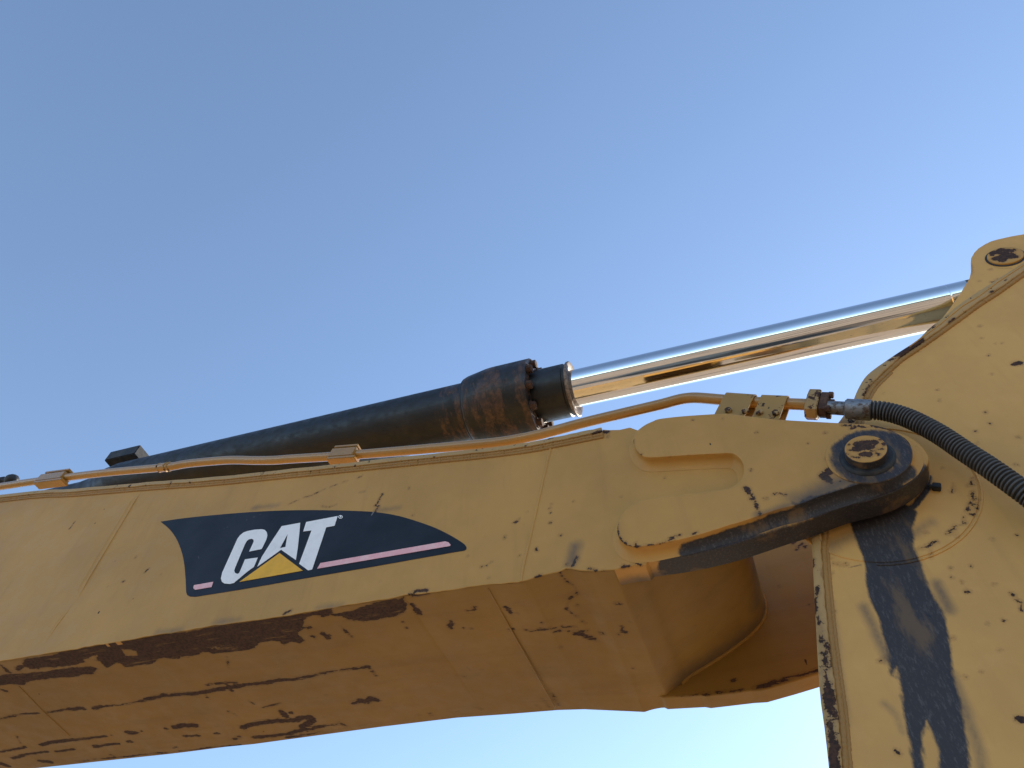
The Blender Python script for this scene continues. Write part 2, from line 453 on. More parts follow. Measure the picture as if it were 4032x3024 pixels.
# ------------------------------------------------------------------ the excavator
ex = bpy.data.objects.new('excavator', None); COL.objects.link(ex)
ex['label'] = 'weathered yellow excavator arm with black hydraulic cylinder and chrome rod against blue sky'
ex['category'] = 'excavator'
Z1, Z2, Z3, Z5 = (0, 1600), (1000, 1600), (2000, 1300), (2932, 1450)
U1, U2, U3, R4, K4 = (0, 2200), (1000, 2200), (2000, 2100), (2932, 2200), (2932, 800)

# ---- outlines
seam = atl([(2172, 1752), (2150, 1840), (2105, 2040), (2062, 2225), (2051, 2291)], D)
side_top = atl([(-900, 2090), (0, 1960), (298, 1930), (646, 1900), (845, 1884), (1100, 1856), (1400, 1824), (1696, 1792), (2000, 1760), (2100, 1747), (2172, 1740)], D)
bot_px = [(-900, 2735), (-500, 2682), (0, 2603), (250, 2563), (447, 2528), (547, 2513), (845, 2463), (1100, 2429), (1298, 2394), (1450, 2370), (1572, 2349), (1595, 2343), (1686, 2334), (1750, 2326), (1895, 2304), (1960, 2299), (2019, 2294), (2051, 2291)]
side_bot = atl(bot_px, D)
rs = np.random.RandomState(5)
def rough_line(P, amp, step=.02):
    Q = resample(P, step, False); n = rs.randn(len(Q)) * amp; n = np.convolve(n, [.25, .5, .25], 'same'); n[0] = n[-1] = 0
    Q[:, 1] += n; return [tuple(q) for q in Q]
side_out = rough_line(side_bot, .0022) + seam[::-1][1:] + side_top[::-1][1:]
nose_bot_near = atl([(2051, 2291), (2099, 2276), (2150, 2262), (2199, 2251), (2230, 2238), (2249, 2240), (2290, 2248), (2348, 2250), (2423, 2243), (2472, 2231), (2540, 2224)], D)
lug_tip = atl([(2577, 2274), (2746, 2249), (2920, 2207), (3100, 2147), (3186, 2121), (3330, 2067), (3430, 2042), (3530, 2008), (3603, 1963), (3648, 1915), (3662, 1878)], LI)
eye_c = (0.640, 3.800); r2 = .195
cast_top = atl([(3560, 1722), (3500, 1690), (3430, 1672), (3350, 1667), (3250, 1662), (3050, 1650), (2900, 1632), (2850, 1628), (2700, 1637), (2600, 1648), (2570, 1658), (2540, 1672)], CY)
nose_top = [(p[0] + (.03 if i == 0 else 0), p[1] + (.02 if i < 3 else 0.0)) for i, p in enumerate(cast_top)]
nose_top2 = atl([(2480, 1682), (2440, 1691), (2400, 1692), (2375, 1690), (2366, 1705), (2172, 1752)], D)
eC = np.array(at(3434, 1782, CY)[[0, 2]])
def pol(p): d = np.array(p) - eC; return math.atan2(d[1], d[0]), float(np.linalg.norm(d))
a0_, r0_ = pol(lug_tip[-1]); a1_, r1_ = pol(cast_top[3]); r1_ += .004
mid = [tuple(eC + np.array([math.cos(a_), math.sin(a_)]) * (r0_ + (r1_ - r0_) * k_)) for k_, a_ in ((k_, a0_ + (a1_ - a0_) * k_) for k_ in np.linspace(.12, .9, 8))]
nose_top = [(p[0], p[1] - .002) for p in cast_top[3:]]
nose_top2 = atl([(2480, 1682), (2440, 1691), (2400, 1692), (2375, 1690), (2366, 1705), (2172, 1752)], D)
nose_out = rough_line(nose_bot_near, .0012) + spline(lug_tip + mid + nose_top, 3) + nose_top2
nose_out = nose_out + [s for s in seam[1:-1]]
# ---- wear on the near side
side_rust = Marks(); NS = lambda x, y: at(x, y, D)
px_strokes(side_rust, [([(275, 775), (350, 740)], 3), ([(395, 720), (455, 705), (560, 655)], 3), ([(605, 638), (660, 615)], 3), ([(700, 600), (740, 590)], 3),
    ([(825, 565), (858, 548)], 5), ([(535, 790), (570, 800), (610, 795), (655, 775)], 2.5), ([(835, 680), (875, 672)], 2), ([(1015, 695), (1000, 725), (978, 765), (960, 785)], 8),
    ([(965, 785), (990, 788), (965, 825), (945, 855)], 8), ([(1257, 862)], 5), ([(2065, 920), (2088, 908)], 8), ([(1985, 1028), (1985, 1042)], 6), ([(1805, 1268)], 9),
    ([(1845, 1262)], 6), ([(1880, 1235)], 4), ([(2100, 1180)], 5), ([(1860, 1360)], 5), ([(955, 450), (1010, 450)], 8), ([(1170, 435), (1210, 435)], 6), ([(785, 520), (830, 475)], 2),
    ([(1690, 1190)], 4), ([(2165, 835)], 4), ([(1000, 1385)], 4), ([(1225, 640), (1225, 655)], 3),
    ([(1230, 1485), (1290, 1460), (1370, 1455)], 10), ([(240, 1640), (290, 1615)], 10)], Z2, NS)
px_strokes(side_rust, [([(590, 915), (550, 970)], 4), ([(1178, 1285), (1160, 1298), (1147, 1312)], 7), ([(1075, 1190), (1072, 1200)], 5), ([(970, 1385), (982, 1385)], 5), ([(910, 1225)], 4),
    ([(855, 1425)], 3), ([(1270, 1330)], 3), ([(1690, 590), (1660, 585)], 4)], Z1, NS)
px_strokes(side_rust, [([(45, 1525), (80, 1510)], 7), ([(90, 1490)], 3), ([(150, 1440)], 3)], Z3, NS)
side_soot = Marks()
for p in ((1000, 2000), (1480, 2010), (1900, 2330), (1250, 2395), (850, 2450), (620, 2490)): side_soot.stroke([at(p[0], p[1], D), at(p[0] + 90, p[1] - 10, D)], .004, .05)

np_rust = Marks()
px_strokes(np_rust, [([(345, 1375)], 7), ([(330, 1408)], 5), ([(340, 1445)], 5), ([(337, 1525)], 10), ([(415, 1622)], 9), ([(520, 1360)], 5), ([(1245, 1168)], 6), ([(895, 1320)], 5),
    ([(570, 868), (650, 838), (740, 812), (800, 800)], 8), ([(795, 800), (790, 850)], 6), ([(745, 790), (760, 815)], 10), ([(1110, 1345)], 3), ([(180, 1560)], 5)], Z3, NS)
px_strokes(np_rust, [([(415, 15)], 8), ([(223, 115), (225, 135)], 8), ([(90, 175)], 4), ([(540, 188), (530, 220), (515, 255)], 11), ([(560, 190)], 5), ([(465, 245)], 8), ([(640, 275), (700, 295)], 6),
    ([(750, 300), (775, 308)], 6), ([(832, 308)], 8), ([(900, 265), (960, 258)], 8), ([(1020, 240), (1050, 250)], 8), ([(225, 345), (260, 335)], 11), ([(1150, 325), (1110, 350)], 9), ([(1000, 195)], 6)], U3, NS)
np_rust.stroke([at(2577, 2274, LI), at(2746, 2249, LI)], .004)
px_strokes(np_rust, [([(1700, 660), (1760, 690), (1830, 650)], 18), ([(1500, 655), (1690, 652)], 5), ([(1800, 690)], 16), ([(1900, 640), (2180, 690)], 6)], Z3, lambda x, y: at(x, y, CY))
np_grease = Marks()
for y_ in (D + .02, D + .05, D + .08): np_grease.stroke([at(2640, 2232, y_), at(2746, 2225, y_), at(2900, 2187, y_), at(3100, 2127, y_), at(3330, 2047, y_), at(3530, 1990, y_), at(3603, 1940, y_)], .05, .02)
gr_side = Marks()
gr_side.stroke([at(2700, 2200, D), at(2900, 2155, D), at(3100, 2100, D), at(3300, 2040, D), at(3500, 1985, D), at(3590, 1930, D)], .035, .02)
gr_side.stroke([at(3300, 2060, D + .07), at(3500, 1990, D + .07), at(3600, 1950, D + .07)], .12, .03)
np_grease.seg += gr_side.seg
np_soot_tone = Marks(); np_soot_tone.stroke([at(2420, 2290, LI), at(2590, 2272, LI)], .045, .04); np_soot_tone.stroke([at(2250, 2210, D), at(2265, 2150, D)], .02, .04)  # first stroke tones the lug's bottom face towards the darker underside

bead_r = .010
boom = bpy.data.objects.new('boom', None); COL.objects.link(boom); boom.parent = ex
o = plate('side_plate', side_out, [(-.002, D), (0, D + .002), (0, D + .022)], M['paint'], boom, res=.011, label='faded yellow side plate with scratches and rust chips')
apply_marks(o, side_rust, None, side_soot)
o = plate('nose_plate', nose_out, [(-.003, D), (0, D + .003), (0, D + .015), (0, D + .035), (0, D + .055), (0, D + .075), (-.001, LI - .003), (-.004, LI)], M['paint'], boom, res=.011)
apply_marks(o, np_rust, np_grease, np_soot_tone, .025)

# raised S-shaped casting on the nose
c_out = cast_top + atl([(2515, 1690), (2500, 1705), (2493, 1735), (2501, 1765), (2522, 1790), (2548, 1800), (2600, 1799), (2700, 1792), (2860, 1784), (2893, 1790), (2918, 1812), (2928, 1840), (2925, 1872), (2905, 1900), (2870, 1922), (2800, 1932), (2700, 1945),
    (2600, 1955), (2520, 1972), (2470, 2000), (2440, 2040), (2429, 2080), (2435, 2112), (2455, 2138), (2490, 2152), (2520, 2152), (2570, 2146), (2640, 2131), (2700, 2119), (2780, 2097), (2870, 2068), (2932, 2050), (3056, 2007), (3146, 1985), (3230, 1953), (3330, 1922), (3430, 1889), (3510, 1858), (3565, 1825), (3588, 1795), (3592, 1772), (3582, 1745)], CY)
c_out = spline(c_out, 3, True)
cast_rust = Marks(); CS = lambda x, y: at(x, y, CY)
px_strokes(cast_rust, [([(1465, 712)], 7), ([(1968, 808)], 7), ([(1880, 1245), (1915, 1270)], 11), ([(1890, 1260), (1905, 1300)], 7), ([(1925, 1285), (1945, 1340), (1970, 1400), (1995, 1460)], 8), ([(1912, 1340)], 4), ([(2025, 1333), (2045, 1333)], 6),
    ([(2100, 1300), (2150, 1290), (2195, 1305)], 5), ([(992, 870), (992, 940), (1010, 965), (1055, 985)], 4), ([(1012, 965)], 9), ([(1050, 983)], 9), ([(1430, 990)], 5), ([(868, 1590), (868, 1612)], 8), ([(865, 1530), (885, 1660)], 2.5),
    ([(1270, 1650), (1310, 1635)], 5), ([(1340, 1625), (1358, 1620)], 6), ([(1460, 1612), (1490, 1605)], 6), ([(1700, 700)], 4), ([(1925, 1108)], 4), ([(1280, 1000)], 3)], Z3, CS)
px_strokes(cast_rust, [([(925, 75), (950, 95), (1000, 105), (1060, 105)], 5), ([(1080, 95), (1160, 88), (1240, 70), (1310, 40)], 4), ([(1330, 85), (1500, 60)], 4), ([(870, 5), (890, 50), (925, 85)], 5), ([(1010, 90), (1012, 75)], 3)], U3, CS)
px_strokes(cast_rust, [([(93, 508)], 8), ([(640, 510)], 9), ([(645, 720), (665, 705)], 6), ([(620, 850), (655, 830), (680, 805)], 24), ([(650, 870)], 24), ([(655, 905), (685, 880), (690, 915)], 9), ([(750, 897), (765, 890)], 5),
    ([(500, 597)], 4), ([(45, 800)], 4), ([(770, 450), (900, 455), (960, 470)], 9), ([(840, 480), (880, 470)], 7), ([(1000, 455), (1100, 470), (1180, 500), (1240, 540), (1290, 600), (1310, 650)], 9),
    ([(960, 480), (860, 515), (800, 545)], 6), ([(1280, 600)], 14), ([(940, 430), (1010, 445)], 5)], Z5, CS)
cast_grease = Marks()
cx, cz = at(3428, 1798, CY)[0], at(3428, 1798, CY)[2]
ring = [(cx + .118 * math.cos(t), CY, cz + .118 * math.sin(t)) for t in np.linspace(0, 2 * math.pi, 25)]
cast_grease.stroke(ring, .026, .014)
EDG = ((3146, 1987), (3230, 1955), (3330, 1924), (3430, 1892), (3500, 1868))
def edge_stroke(x0, ydep, rr, sf):
    cast_grease.stroke([at(x0, 2050 - (x0 - 2932) * .35, CY) * [1, 0, 1] + [0, ydep, 0]] + [at(x, y, CY) * [1, 0, 1] + [0, ydep, 0] for x, y in EDG], rr, sf)
edge_stroke(3190, CY + .008, .012, .016); edge_stroke(3120, CY + .020, .016, .018); edge_stroke(3030, CY + .035, .024, .018); edge_stroke(2700, D + .004, .040, .016)
cast_grease.stroke([at(x, y, CY) * [1, 0, 1] + [0, CY + .034, 0] for x, y in ((3230, 1955), (3330, 1924), (3430, 1892), (3520, 1862))], .024, .022)
cast_grease.stroke([at(3500, 1862, CY) * [1, 0, 1] + [0, D - .01, 0], at(3570, 1828, CY) * [1, 0, 1] + [0, D - .01, 0]], .03, .02)
cast_soot = Marks()
cast_soot.stroke([at(3160, 1965, CY), at(3240, 1935, CY), at(3320, 1900, CY), at(3400, 1872, CY)], .045, .065)
cast_soot.stroke([at(2980, 2028, CY), at(3160, 1972, CY)], .010, .03)
cast_soot.stroke([at(3440, 1900, CY), at(3540, 1840, CY)], .03, .04)
rings = [(-.0035, CY), (-.001, CY + .001), (0, CY + .0045), (0, CY + .018), (.001, CY + .030), (.007, CY + .038), (.013, CY + .044), (.024, CY + .050), (.034, D - .001)]
o = plate('raised_nose_casting', c_out, rings, M['paint'], boom, res=.011, back=False, angle=42)
apply_marks(o, cast_rust, cast_grease, cast_soot, .02)

# top flange: a plate lying on the side plates, its edge proud of them
ft = atl([(-900, 2080), (0, 1948), (298, 1923), (497, 1905), (646, 1892), (845, 1877), (1100, 1850), (1300, 1829), (1696, 1786), (1850, 1770), (2000, 1752), (2100, 1737), (2199, 1717), (2290, 1698), (2368, 1682)], D - .022)
ft = [tuple(p) for p in spline(ft, 4)]
V = []; Fc = []; th = .030
Ys = [D - .022, D - .020, D + .25, D + .5, D + .75, D + W + .020, D + W + .022]
prof = []
for i, (x, z) in enumerate(ft):
    wv = .0015 * math.sin(i * 2.3) + .001 * math.sin(i * 5.1)
    zt, zb = z + wv, z - th + wv
    sec = [(Ys[0], zb + .002), (Ys[0], zt - .002), (Ys[1], zt), (Ys[-2], zt), (Ys[-1], zt - .002), (Ys[-1], zb + .002), (Ys[-2], zb), (Ys[1], zb)]
    V += [(x, y, zz) for y, zz in sec]
ns = 8
for i in range(len(ft) - 1):
    for k in range(ns): k2 = (k + 1) % ns; Fc.append((i * ns + k, i * ns + k2, (i + 1) * ns + k2, (i + 1) * ns + k))
Fc += [tuple(range(ns)), tuple(range((len(ft) - 1) * ns, len(ft) * ns))]
o = make('top_flange', V, Fc, M['chipped'], boom); 
fr = Marks(); fr.stroke([(*[at(2280, 1728, D - .022)][0],), at(2370, 1695, D - .022)], .008); fr.stroke([at(1440, 1815, D - .022), at(1500, 1812, D - .022)], .003)
apply_marks(o, fr)
def along(P2, y, dz=0): return [(x, y, z + dz) for x, z in P2]
b = bead('weld_bead', along([p for p in ft], D - .002, -th - .004), .0125, M['weld'], boom, label='dark weld under the top flange'); apply_marks(b)
b = bead('weld_bead', along([p for p in ft], D - .0005, -th - .019), .009, M['weld'], boom); apply_marks(b)
sm = [(x, D + .0022, z) for x, z in spline(seam, 4)]
b = bead('weld_bead', sm, .0070, M['paint'], boom, wob=.05); b.scale = (1, 1, 1); apply_marks(b)
# ground-flush diagonal strip on the left
def strip(name, P, half, h, mat, y):
    Q = resample(atl(P, y), .01, False); T = np.gradient(Q, axis=0); T /= np.linalg.norm(T, axis=1)[:, None]; n = np.stack([-T[:, 1], T[:, 0]], 1)
    V = []; Fc = []; prof = [(-1, .0005), (-.8, -1), (-.3, -.35), (.25, -.3), (.8, -1), (1, .0005)]
    for i, (q, nn) in enumerate(zip(Q, n)):
        fade = min(1, i / 8, (len(Q) - 1 - i) / 12) if len(Q) > 20 else 1
        for a_, hh in prof: V.append((q[0] + nn[0] * a_ * half, y + (hh * h * max(fade, .05) if hh < 0 else .0005), q[1] + nn[1] * a_ * half))
    k = len(prof)
    for i in range(len(Q) - 1):
        for j in range(k - 1): Fc.append((i * k + j, i * k + j + 1, (i + 1) * k + j + 1, (i + 1) * k + j))
    o = make(name, V, Fc, mat, boom, True, 60); apply_marks(o); return o
strip('weld_seam', [(546, 1938), (480, 2050), (420, 2150), (345, 2275), (292, 2368)], .021, .0065, M['paint'], D)
strip('weld_seam', [(285, 2375), (215, 2470), (165, 2545)], .012, .003, M['paint'], D)

# underside
ub = [np.array(p) for p in side_bot] + [np.array(p) for p in atl([(2099, 2274), (2199, 2240), (2330, 2250)], D)]
web = [(-.375, 3.640), (-.335, 3.660), (-.291, 3.688), (-.206, 3.722), (-.126, 3.757), (-.055, 3.790), (.005, 3.823), (.055, 3.858), (.092, 3.895), (.117, 3.940), (.127, 3.985), (.125, 4.04), (.108, 4.10), (.092, 4.16), (.085, 4.19)]
lowprof = [(p[0], p[1] - .003) for p in ub if p[0] < -.85] + [(x_, float(np.interp(x_, [p[0] for p in nose_bot_near], [p[1] for p in nose_bot_near])) - .003) for x_ in np.arange(-.79, -.405, .025)]
prof2 = resample([tuple(p) for p in spline([np.array(p) for p in lowprof], 4)] + [tuple(p) for p in spline([np.array(p) for p in web], 5)], .0105, False)
# keep only the stretch right of the near-left limit dense
ys = np.linspace(D + .0015, D + W - .004, 94)
def zprof(x): 
    i = np.searchsorted(prof2[:, 0][:int(np.argmax(prof2[:, 0]))], x); i = min(max(i, 1), len(prof2) - 1)
    a_, b = prof2[i - 1], prof2[i]; return a_[1] + (b[1] - a_[1]) * (x - a_[0]) / (b[0] - a_[0] + 1e-9)
def on_under(px, py):
    r = ray(px, py); t0, t1 = 2.0 / r[1], 3.6 / r[1]
    for _ in range(40):
        tm = (t0 + t1) / 2; p = C0 + r * tm
        if p[2] > zprof(p[0]): t1 = tm
        else: t0 = tm
    return C0 + r * t0
V = []; Fc = []; ny = len(ys)
fb = np.array(atl([(180, 3010), (1000, 2930), (1500, 2862), (1800, 2826), (2000, 2812), (2200, 2796), (2300, 2793), (2537, 2804)], D + W)); 
pz = prof2[:int(np.argmax(prof2[:, 0]))]
def dfar(x):
    zf = np.interp(x, fb[:, 0], fb[:, 1]); zn = np.interp(x, pz[:, 0], pz[:, 1]); d_ = float(np.clip(zf - .002 - zn, -.05, .05))
    return d_ * float(np.clip((-.40 - x) / .13, 0, 1))
for i, (x, z) in enumerate(prof2):
    for y in ys:
        V.append((x, y, z + (dfar(x) * ((y - D) / W) ** 1.5 if z < 3.9 else 0)))
for i in range(len(prof2) - 1):
    for k in range(ny - 1): Fc.append((i * ny + k, i * ny + k + 1, (i + 1) * ny + k + 1, (i + 1) * ny + k))
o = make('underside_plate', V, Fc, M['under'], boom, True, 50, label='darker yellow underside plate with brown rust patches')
ur = Marks()
def upoly(pts, m): return [tuple(on_under(m[0] + x / 2.011, m[1] + y / 2.011)[[0, 1]]) for x, y in pts]
ur.polygon(upoly([(170, 835), (210, 790), (300, 775), (400, 765), (480, 735), (700, 694), (900, 655), (1100, 634), (1300, 598), (1500, 574), (1700, 534), (1900, 504), (2100, 474), (2320, 440), (2500, 420), (2620, 395), (2640, 430), (2560, 460), (2480, 445), (2420, 470), (2400, 520), (2360, 600), (2412, 655), (2370, 672), (2300, 655), (2250, 690),
    (2212, 660), (2150, 650), (2060, 665), (2020, 712), (1850, 735), (1700, 748), (1600, 738), (1530, 765), (1400, 788), (1250, 790), (1200, 830), (1100, 850), (1000, 855), (930, 820), (850, 865), (780, 805), (700, 800), (560, 850), (400, 862), (240, 872), (190, 855)], U1), (0, 1))
ur.polygon(upoly([(960, 715), (1080, 730), (1090, 765), (1000, 775)], U1), (0, 1), True)
ur.polygon(upoly([(1630, 712), (1780, 690), (1700, 715)], U1), (0, 1), True)
ur.polygon(upoly([(640, 800), (760, 760), (770, 800), (700, 830)], U1), (0, 1), True)
ur.polygon(upoly([(-200, 960), (0, 925), (150, 908), (400, 888), (560, 862), (720, 853), (770, 870), (730, 910), (600, 930), (400, 950), (250, 968), (180, 1000), (60, 990), (0, 1002), (-200, 1020)], U1), (0, 1))
ur.polygon(upoly([(610, 445), (760, 415), (900, 365), (1100, 318), (1190, 305), (1205, 350), (1200, 425), (1120, 455), (1000, 478), (860, 500), (740, 482), (690, 455)], U2), (0, 1))
US = on_under
px_strokes(ur, [([(0, 1265), (150, 1235), (300, 1220)], 8), ([(360, 1220), (530, 1195)], 5), ([(550, 1190), (655, 1183)], 14), ([(740, 1183), (800, 1170)], 14), ([(800, 1172), (1000, 1150), (1150, 1118)], 6), ([(1150, 1110), (1350, 1080), (1550, 1065), (1800, 1022), (2000, 1000), (2212, 968)], 13),
    ([(1710, 992), (1870, 980)], 9), ([(1800, 1000), (1840, 1052)], 9), ([(1505, 1070), (1550, 1068)], 16), ([(1290, 1080), (1360, 1080)], 12), ([(330, 1475), (430, 1450), (600, 1432)], 15), ([(600, 1430), (840, 1405)], 11), ([(1005, 1376), (1080, 1378)], 15), ([(1120, 1365)], 6), ([(740, 1488), (850, 1475), (940, 1465)], 11), ([(1010, 1450), (1040, 1450)], 9),
    ([(0, 1527), (200, 1490)], 8), ([(100, 1580), (230, 1545), (370, 1525)], 12), ([(440, 1525), (590, 1510)], 9), ([(1310, 1342)], 10), ([(1380, 1332), (1450, 1322), (1540, 1320)], 20), ([(1460, 1405), (1570, 1400)], 10), ([(1800, 1205)], 8), ([(1860, 1232)], 6), ([(1640, 1000), (1670, 990)], 5), ([(1970, 1130), (2005, 1150)], 5),
    ([(1915, 1335), (2000, 1312), (2212, 1280)], 18), ([(0, 1620), (60, 1640)], 22), ([(310, 1600), (400, 1610)], 16), ([(1850, 1425), (1900, 1410)], 9), ([(2000, 1412), (2140, 1400)], 10), ([(0, 1030), (50, 1050)], 10), ([(15, 850), (60, 890)], 12), ([(140, 880), (170, 850)], 14), ([(1800, 780), (1805, 860)], 5), ([(130, 1400), (160, 1460)], 4),
    ([(1635, 1085), (1645, 1105)], 5), ([(1370, 1495), (1400, 1490)], 8), ([(1250, 1540), (1350, 1530)], 6), ([(870, 1550), (900, 1560)], 5), ([(970, 1565), (1000, 1565)], 8), ([(1700, 1385), (1730, 1385)], 5), ([(880, 1395)], 5), ([(600, 1605), (1200, 1545), (1900, 1475)], 4)], U1, US, 1.55)
px_strokes(ur, [([(0, 1000), (300, 962), (600, 910), (900, 865)], 12), ([(905, 870), (955, 935)], 9), ([(0, 1310), (150, 1290), (330, 1282)], 18), ([(340, 1280), (440, 1262), (465, 1290), (380, 1340)], 22), ([(215, 1215), (245, 1250)], 18), ([(292, 1225)], 14), ([(60, 1182), (210, 1150)], 5), ([(555, 1100), (575, 1095)], 6), ([(550, 1270), (600, 1255)], 7),
    ([(780, 1168), (840, 1152)], 22), ([(840, 1150), (890, 1160), (920, 1135), (965, 1142)], 26), ([(0, 1415), (260, 1395), (360, 1365), (680, 1325), (710, 1345)], 15), ([(260, 1418), (700, 1370), (1100, 1318)], 12), ([(1140, 1272)], 8), ([(1285, 1268), (1305, 1270)], 14), ([(1385, 1258), (1400, 1272)], 18), ([(1560, 1232), (1605, 1240)], 20),
    ([(1775, 1208), (1795, 1212)], 11), ([(692, 545), (770, 620)], 6), ([(545, 595), (580, 625)], 14), ([(580, 625), (602, 610)], 10), ([(460, 618), (480, 628)], 8), ([(425, 552), (445, 545)], 8), ([(1262, 375), (1310, 435)], 14), ([(1562, 500), (1555, 548)], 13), ([(1748, 385), (1738, 410)], 8), ([(1735, 440)], 5), ([(1690, 415)], 7), ([(1660, 555)], 7), ([(1720, 558)], 9),
    ([(1205, 547)], 7), ([(1990, 382), (2030, 430)], 8), ([(2048, 565)], 7), ([(2155, 570)], 6), ([(1535, 930), (1600, 935), (1680, 947)], 7), ([(1690, 875), (1702, 890)], 6), ([(1760, 935), (1805, 900)], 5), ([(1180, 500)], 5), ([(1245, 285), (1380, 268)], 10), ([(155, 575), (380, 545)], 7), ([(1490, 1155)], 4), ([(1500, 1275), (1400, 1290), (1250, 1300)], 5)], U2, US, 1.5)
px_strokes(ur, [([(175, 777), (350, 752), (430, 742), (540, 732)], 5), ([(240, 768), (340, 755)], 8), ([(370, 780), (410, 765)], 8), ([(430, 738)], 9), ([(415, 910)], 10), ([(480, 775)], 6), ([(530, 785), (600, 798), (680, 820)], 15), ([(570, 770), (625, 750)], 6), ([(680, 835), (780, 850)], 6), ([(735, 775), (760, 775)], 11), ([(905, 740), (900, 770), (925, 778)], 8), ([(878, 795)], 6),
    ([(850, 555)], 6), ([(880, 555)], 6), ([(990, 1055)], 11), ([(890, 1107)], 8), ([(795, 1165), (840, 1182), (885, 1215)], 7), ([(545, 562)], 7), ([(470, 600), (540, 650), (610, 700)], 4), ([(500, 500), (470, 560), (460, 590)], 3), ([(498, 505)], 7), ([(408, 275), (420, 330), (470, 380)], 4), ([(470, 380), (530, 420), (545, 475)], 3),
    ([(348, 1290), (400, 1385)], 14), ([(280, 1340), (320, 1400)], 13), ([(220, 1390), (250, 1410)], 14), ([(893, 1370), (905, 1400)], 6), ([(5, 600), (15, 630)], 8), ([(75, 635)], 5), ([(265, 712)], 4), ([(965, 700)], 4), ([(40, 768), (10, 770)], 5)], U3, US, 1.35)
ug = Marks(); web_shade = Marks()  # dark gradient of the curved web: crease shade and dirt painted in
web_shade.stroke([(.09, 3.05, 3.88), (.118, 2.9, 3.93), (.118, 2.7, 3.95)], .02, .10)
web_shade.stroke([(-.344, 3.16, 3.66), (-.12, 3.16, 3.76), (.0, 3.16, 3.82), (.09, 3.16, 3.89), (.12, 3.16, 3.95), (.12, 3.16, 4.1)], .05, .10)
apply_marks(o, ur, ug, web_shade)
# crosswise seams on the underside
for pts in ([(1923, 2318), (1990, 2440), (2075, 2590), (2187, 2789)], [(75, 2702), (170, 2800), (273, 2896)]):
    P = [on_under(*p) + np.array([0, 0, -.0002]) for p in pts]
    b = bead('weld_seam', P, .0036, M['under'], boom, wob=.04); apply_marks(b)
# weld where the underside's curved end meets the far lug
wp = [(x, D + W - .101, z) for x, z in spline([np.array(p) for p in web[1:-2]], 4)]
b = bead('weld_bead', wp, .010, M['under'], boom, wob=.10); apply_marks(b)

# far side: side plate and lug
FY = D + W
far_bot = atl([(-700, 3130), (180, 3010), (1000, 2930), (1500, 2862), (1800, 2826), (2000, 2812), (2200, 2796), (2300, 2793), (2537, 2804), (2541, 2793), (2617, 2788), (2630, 2794), (2776, 2786), (2800, 2790), (2970, 2770), (3021, 2767), (3131, 2736), (3230, 2706), (3330, 2672)], FY)
ref = [np.array(p) for p in side_bot] + [np.array(p) for p in nose_bot_near[1:]]
far_plate = [(p[0], p[1] + .02) for p in far_bot if p[0] < -.6] + [(-.6, 3.69)] + [(-.6, 4.55), (-1.6, 4.85), (-3, 5.2), (-5.2, 5.75)]
o = plate('side_plate', far_plate, [(0, FY - .022), (0, FY)], M['paint'], boom, res=.05, label='far side plate of the boom'); apply_marks(o)
far_lug_bot = atl([(2300, 2793), (2420, 2800), (2537, 2804), (2541, 2793), (2617, 2788), (2630, 2794), (2776, 2786), (2800, 2790), (2970, 2770), (3021, 2767), (3131, 2736), (3230, 2706), (3330, 2672)], FY)
far_lug = [(-.53, 3.70)] + [p for p in far_lug_bot if p[0] > -.545] + [(.5, 3.60), (.68, 3.62), (.80, 3.72), (.83, 3.82), (.78, 3.93)] + [(.62, 4.30), (.45, 4.40), (.1, 4.46), (-.3, 4.50), (-.45, 4.50)]
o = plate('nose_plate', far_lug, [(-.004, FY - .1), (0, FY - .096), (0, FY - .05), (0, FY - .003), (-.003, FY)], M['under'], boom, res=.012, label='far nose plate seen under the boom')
FI = lambda x, y: at(x, y, FY - .1)
flr = Marks()
px_strokes(flr, [([(1960, 1222), (2050, 1195), (2212, 1158)], 12), ([(1650, 1262), (1850, 1240)], 9), ([(1680, 1285), (1640, 1330)], 8), ([(1700, 1290), (1700, 1320)], 6), ([(1280, 1308), (1450, 1290), (1600, 1275)], 4), ([(1360, 1190), (1380, 1160), (1440, 1120)], 4), ([(1190, 1222)], 8), ([(1245, 1195)], 6), ([(1280, 1320), (1290, 1310)], 6), ([(1300, 1235)], 6), ([(1780, 1170), (1795, 1165)], 13),
    ([(1970, 750)], 10), ([(2150, 420)], 3), ([(2030, 620)], 5)], U3, FI)
px_strokes(flr, [([(70, 1028), (180, 990), (300, 960), (440, 915), (580, 880)], 11), ([(540, 980), (600, 985)], 10), ([(180, 1065), (215, 1075)], 10), ([(120, 1095)], 9), ([(440, 1020), (480, 1010)], 8), ([(510, 368)], 6), ([(275, 217)], 5), ([(350, 1045)], 8)], R4, FI)
px_strokes(flr, [([(455, 1385), (410, 1440)], 9), ([(380, 1390), (400, 1380)], 7), ([(465, 1410), (480, 1412)], 10)], Z5, FI)
fls = Marks(); fls.stroke([(.1, FY - .1, 3.75), (.3, FY - .1, 3.75)], .03, .12)
apply_marks(o, flr, None, None)

